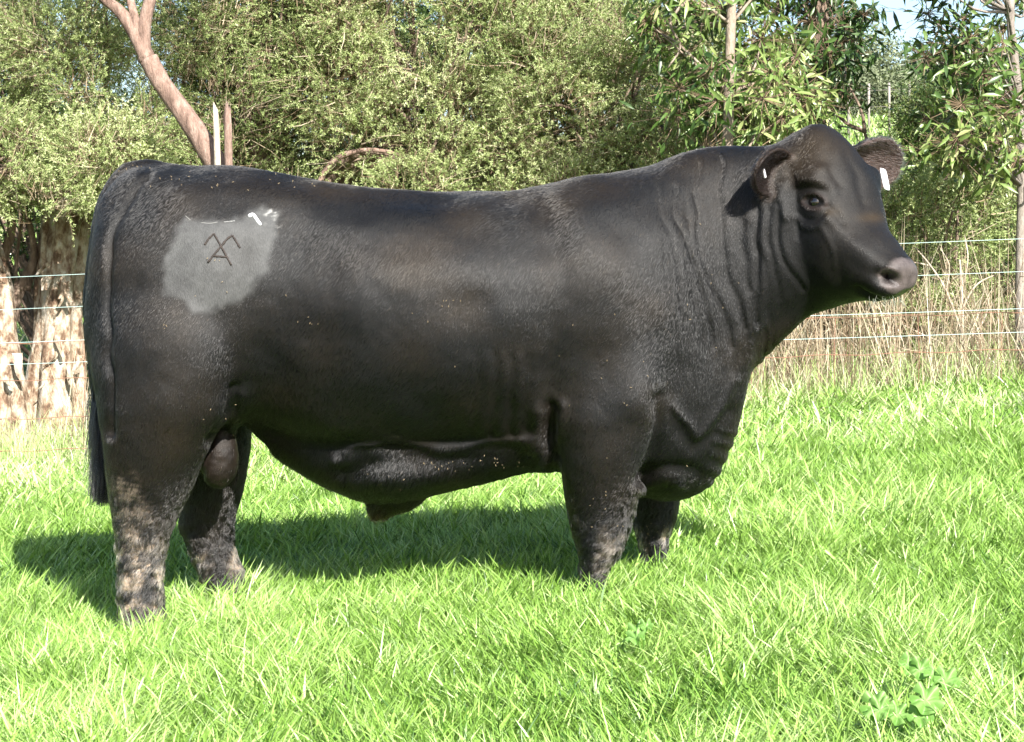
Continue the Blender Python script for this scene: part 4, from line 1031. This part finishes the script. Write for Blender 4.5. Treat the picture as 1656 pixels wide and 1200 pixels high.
def grow_fur():
    fa = np.linalg.norm(np.cross(co[quads[:, 2]]-co[quads[:, 0]], co[quads[:, 3]]-co[quads[:, 1]]), axis=1)
    fc = co[quads].mean(1); fn = norm(nr[quads].mean(1))
    fw = fa*(1-.97*bare[quads].mean(1))*np.where(fn[:, 1] < .3, 1.0, .35)
    N = 520000; k = rng.choice(len(quads), N, p=fw/fw.sum()); u, v = rng.random(N), rng.random(N); q = quads[k]
    wts = np.stack([(1-u)*(1-v), u*(1-v), u*v, (1-u)*v], -1)
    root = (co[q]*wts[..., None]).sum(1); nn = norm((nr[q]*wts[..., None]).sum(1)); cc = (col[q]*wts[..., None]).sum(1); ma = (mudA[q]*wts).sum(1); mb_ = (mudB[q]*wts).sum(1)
    cm = muddy(np.tile(np.array((.004, .004, .004)), (N, 1)), root, ma, mb_); sel_ = np.clip(ma*1.5, 0, 1)[:, None]; cc = cc*(1-sel_)+cm*sel_
    hxx = (root-HO)@HF; hd = sstep(-.14, .14, hxx)*(root[:, 2] > .75)
    z = root[:, 2]; pp = pixof(root)
    leg = sstep(.55, .30, z); belly = ((pp[:, 1] > 725) & (pp[:, 0] > 430) & (pp[:, 0] < 900)).astype(float); ear = (earA[q]*wts).sum(1)
    flow = np.array((-.45, 0, -1.))+np.stack([vnoise(root, 3, 71)*.35, np.zeros(N), vnoise(root, 3, 72)*.25], -1)
    neck = sstep(1050, 1200, pp[:, 0])*(1-hd)[:]; flow[:, 0] += .3*neck
    flow = flow*(1-hd[:, None])+(HF*-.25+HU*-.6+HL*.3*np.sign(hxx[:, None]*0+1))*hd[:, None]
    flow = flow*(1-ear[:, None])+((nn+HL*np.sign((root-HO)@HL)[:, None]*1.4))*ear[:, None]
    t = flow-nn*(flow*nn).sum(1)[:, None]; t = norm(t)
    bt = np.cross(nn, t)
    cl = vnoise(root, 45, 73)
    t = norm(t+bt*(rng.normal(0, .07, N)+.03*cl*(1-leg)+.5*cl*leg)[:, None]); lift = np.abs(rng.normal(.08, .035, N))+.12*leg+.12*belly+.25*ear
    L = (.0150+.010*leg+.010*belly+.012*ear-.007*hd)*(1-.7*(patch[q]*wts).sum(1))*rng.uniform(.6, 1.35, N)
    K = 4; ts = np.linspace(0, 1, K); amp = (.0003+.0050*leg)*rng.uniform(.3, 1, N); ph = cl*6+rng.normal(0, .5, N)
    pts = root[:, None]-nn[:, None]*.001+t[:, None]*(L[:, None]*ts)[..., None]+nn[:, None]*((lift*L)[:, None]*np.sin(ts*PI*.75))[..., None]+bt[:, None]*((amp[:, None]*np.sin(ts[None]*4.5+ph[:, None])))[..., None]
    rad = np.repeat((rng.uniform(.00026, .00042, N)*(1+.5*leg))[:, None], K, 1)*np.array((1, .95, .8, .25))
    hc = cc*rng.uniform(.75, 1.3, N)[:, None]; sun_b = rng.random(N) < .008; hc[sun_b] = hc[sun_b]*.5+np.array((.06, .042, .024))*.6
    curves_obj('fur', pts, rad, np.clip(hc, .004, .9), hair_mat('fur_hair'), bull)
    # tail switch
    tp = spline([P(163, 610, -.04), P(166, 690, -.05), P(168, 745, -.05)], 60); M = 5200; i = rng.integers(0, 60, M); b = tp[i]+rng.normal(0, .010, (M, 3)); L = rng.uniform(.10, .24, M); ts = np.linspace(0, 1, 6)
    sx = rng.normal(.004, .014, M); sy = rng.normal(-.01, .035, M)
    pts = b[:, None]+np.stack([sx[:, None]*np.sin(ts*1.6)+rng.normal(0, .003, (M, 1))*np.sin(ts*5), sy[:, None]*np.sin(ts*1.6), -L[:, None]*ts], -1)
    low = P(166, 806, -.05)[2]; pts[..., 2] = np.maximum(pts[..., 2], low+rng.uniform(-.02, .03, (M, 1)))
    curves_obj('tail_switch', pts, np.full((M, 6), .0007)*np.array((1, 1, 1, .9, .7, .3)), np.tile(np.array((.004, .0035, .003)), (M, 1))*rng.uniform(.6, 2, M)[:, None], hair_mat('switch_hair'), bull)
    # whiskers
    M = 60; b = np.array([P(rng.uniform(1405, 1462), rng.uniform(478, 489), -.40) for _ in range(M)]); ts = np.linspace(0, 1, 5); L = rng.uniform(.015, .04, M); dd = norm(rng.normal(0, .5, (M, 3))+np.array((.15, -.2, -1.2)))
    curves_obj('whisker', b[:, None]+dd[:, None]*(L[:, None]*ts)[..., None], np.full((M, 5), .0004)*np.array((1, .9, .8, .6, .3)), np.tile((.25, .23, .2), (M, 1)), hair_mat('whisker_hair'), bull)
grow_fur()

# ---------------- eye, brand, tags
tree = BVHTree.FromPolygons([tuple(v) for v in co], [tuple(int(i) for i in q) for q in quads])
camp = Vector((0, -CD, CH))
def hit(px_, py_, default=-.3):
    d = Vector(P(px_, py_, 0))-camp; h = tree.ray_cast(camp, d.normalized())
    if h[0] is None: p = P(px_, py_, default); return p, np.array((0, -1., 0))
    return np.array(h[0]), np.array(h[1])
def build_eye():
    c, n_ = hit(1316, 326); m, n, out = new_mat('dark_eye'); p = nd(n, 'ShaderNodeBsdfPrincipled'); p.inputs['Base Color'].default_value = (.004, .003, .003, 1); p.inputs['Roughness'].default_value = .06
    p.inputs['Coat Weight'].default_value = 1; p.inputs['Coat Roughness'].default_value = .03; n.links.new(p.outputs[0], out.inputs[0])
    for sg in (1, -1):
        cc = c+norm(n_[None])[0]*-.0145
        if sg < 0: w = (cc-HO)@HL; cc = cc-HL*(2*w)
        b = MB(); r = .0235; rings = []
        for a in np.linspace(.08, PI-.08, 18):
            th = np.arange(24)/24*2*PI; rings.append(cc+np.stack([np.cos(th)*math.sin(a)*r, np.sin(th)*math.sin(a)*r, th*0+math.cos(a)*r*.92], -1))
        b.rings(rings); b.build('eye', m, bull)
build_eye()
def strip(name, pts, width, th, mat, n=24, parent=bull, off=.0):
    "raised bead following the hide"
    pp = spline(np.array(pts, float), n); C = []; 
    for q in pp: c, nn = hit(*q); C.append(c+nn*off)
    b = MB(); b.tube(np.array(C), np.interp(np.linspace(0, 1, n), [0, .08, .92, 1], [width*.6, width, width*.9, width*.5]), 8, wob=.15, rng=rng)
    return b.build(name, mat, parent)
scab = plain('brand_scab', (.020, .014, .011), .8, nscale=120, namp=.5)
def brand():
    segs = [[(331, 396), (338, 386), (346, 378)], [(346, 378), (354, 392), (364, 410), (374, 429)], [(336, 425), (346, 412), (358, 398), (368, 386), (376, 381)], [(376, 381), (381, 389), (388, 401)], [(346, 414), (356, 415), (366, 416)]]
    m_all = MB()
    for s_ in segs:
        pp = spline(np.array(s_, float), 22); C = np.array([hit(*q)[0]+hit(*q)[1]*.0005 for q in pp]); m_all.tube(C, np.full(22, .0033)*rng.uniform(.8, 1.15, 22), 7, wob=.2, rng=rng)
    m_all.build('brand_mark', scab, bull)
brand()
chalk = plain('white_paste', (.82, .83, .82), .7, nscale=90, namp=.1)
strip('paint_mark', [(402, 350), (409, 347), (415, 355), (422, 364)], .0055, 0, chalk, 14)
clipm = plain('clip_scurf', (.25, .25, .24), .8)
for s_ in ([(300, 349), (308, 356)], [(325, 360), (340, 361), (352, 359)], [(362, 359), (380, 357)]):
    pp = spline(np.array(s_, float), 10); m = MB(); m.tube(np.array([hit(*q)[0] for q in pp]), np.full(10, .0007), 5); m.build('clip_line', clipm, bull)
m.build('clip_line', chalk, bull)
# chaff and seeds caught in the coat
chaff = plain('straw_chaff', (.26, .20, .12), .8)
m = MB()
for (cx, cy, sx, sy, cnt) in ((345, 445, 60, 40, 6), (270, 535, 12, 12, 3), (500, 525, 16, 20, 5), (720, 490, 35, 12, 6), (740, 750, 50, 14, 16), (815, 750, 30, 10, 12), (300, 290, 80, 14, 14), (215, 275, 20, 6, 5), (480, 300, 90, 14, 10), (380, 690, 40, 30, 6), (700, 560, 200, 120, 4), (1000, 600, 80, 120, 12), (1150, 480, 60, 90, 8), (1055, 860, 22, 18, 16), (980, 830, 30, 50, 10), (620, 780, 60, 15, 10)):
    for _ in range(cnt):
        c, nn = hit(cx+rng.normal(0, sx*.6), cy+rng.normal(0, sy*.6)); 
        if c[1] > .4: continue
        d = norm(rdir(rng, 1)*np.array((.5, .2, 1)))[0]; l = rng.uniform(.0015, .004); m.tube([c+nn*.004-d*l, c+nn*.005, c+nn*.004+d*l], [.0005, .0009, .0005], 4)
o = m.build('chaff', chaff, bull); o['kind'] = 'stuff'
# ear tags
tagm = plain('tag_plastic', (.62, .63, .66), .45)
def ear_tag(c, a, b_, th):
    a = np.array(a, float); b_ = np.array(b_, float); n_ = norm(np.cross(a, b_)[None])[0]; K = 24; q = np.arange(K)/K*2*PI
    e = 5; u = np.sign(np.cos(q))*np.abs(np.cos(q))**(2/e); v = np.sign(np.sin(q))*np.abs(np.sin(q))**(2/e)
    ring = c+u[:, None]*a+v[:, None]*b_; mb = MB(); mb.rings([ring*.9+c*.1-n_*th, ring-n_*th*.5, ring+n_*th*.5, ring*.9+c*.1+n_*th]); 
    t = c+b_*.55; pass; return mb.build('ear_tag', tagm, bull)
c, nn = hit(1233, 280); ear_tag(c+nn*.006, (.0032, -.003, .001), (-.003, 0, .014), .0015)
c = P(1431, 290, HO[1]+.09); ear_tag(c, (.011, .004, -.003), (-.007, 0, .034), .0018)
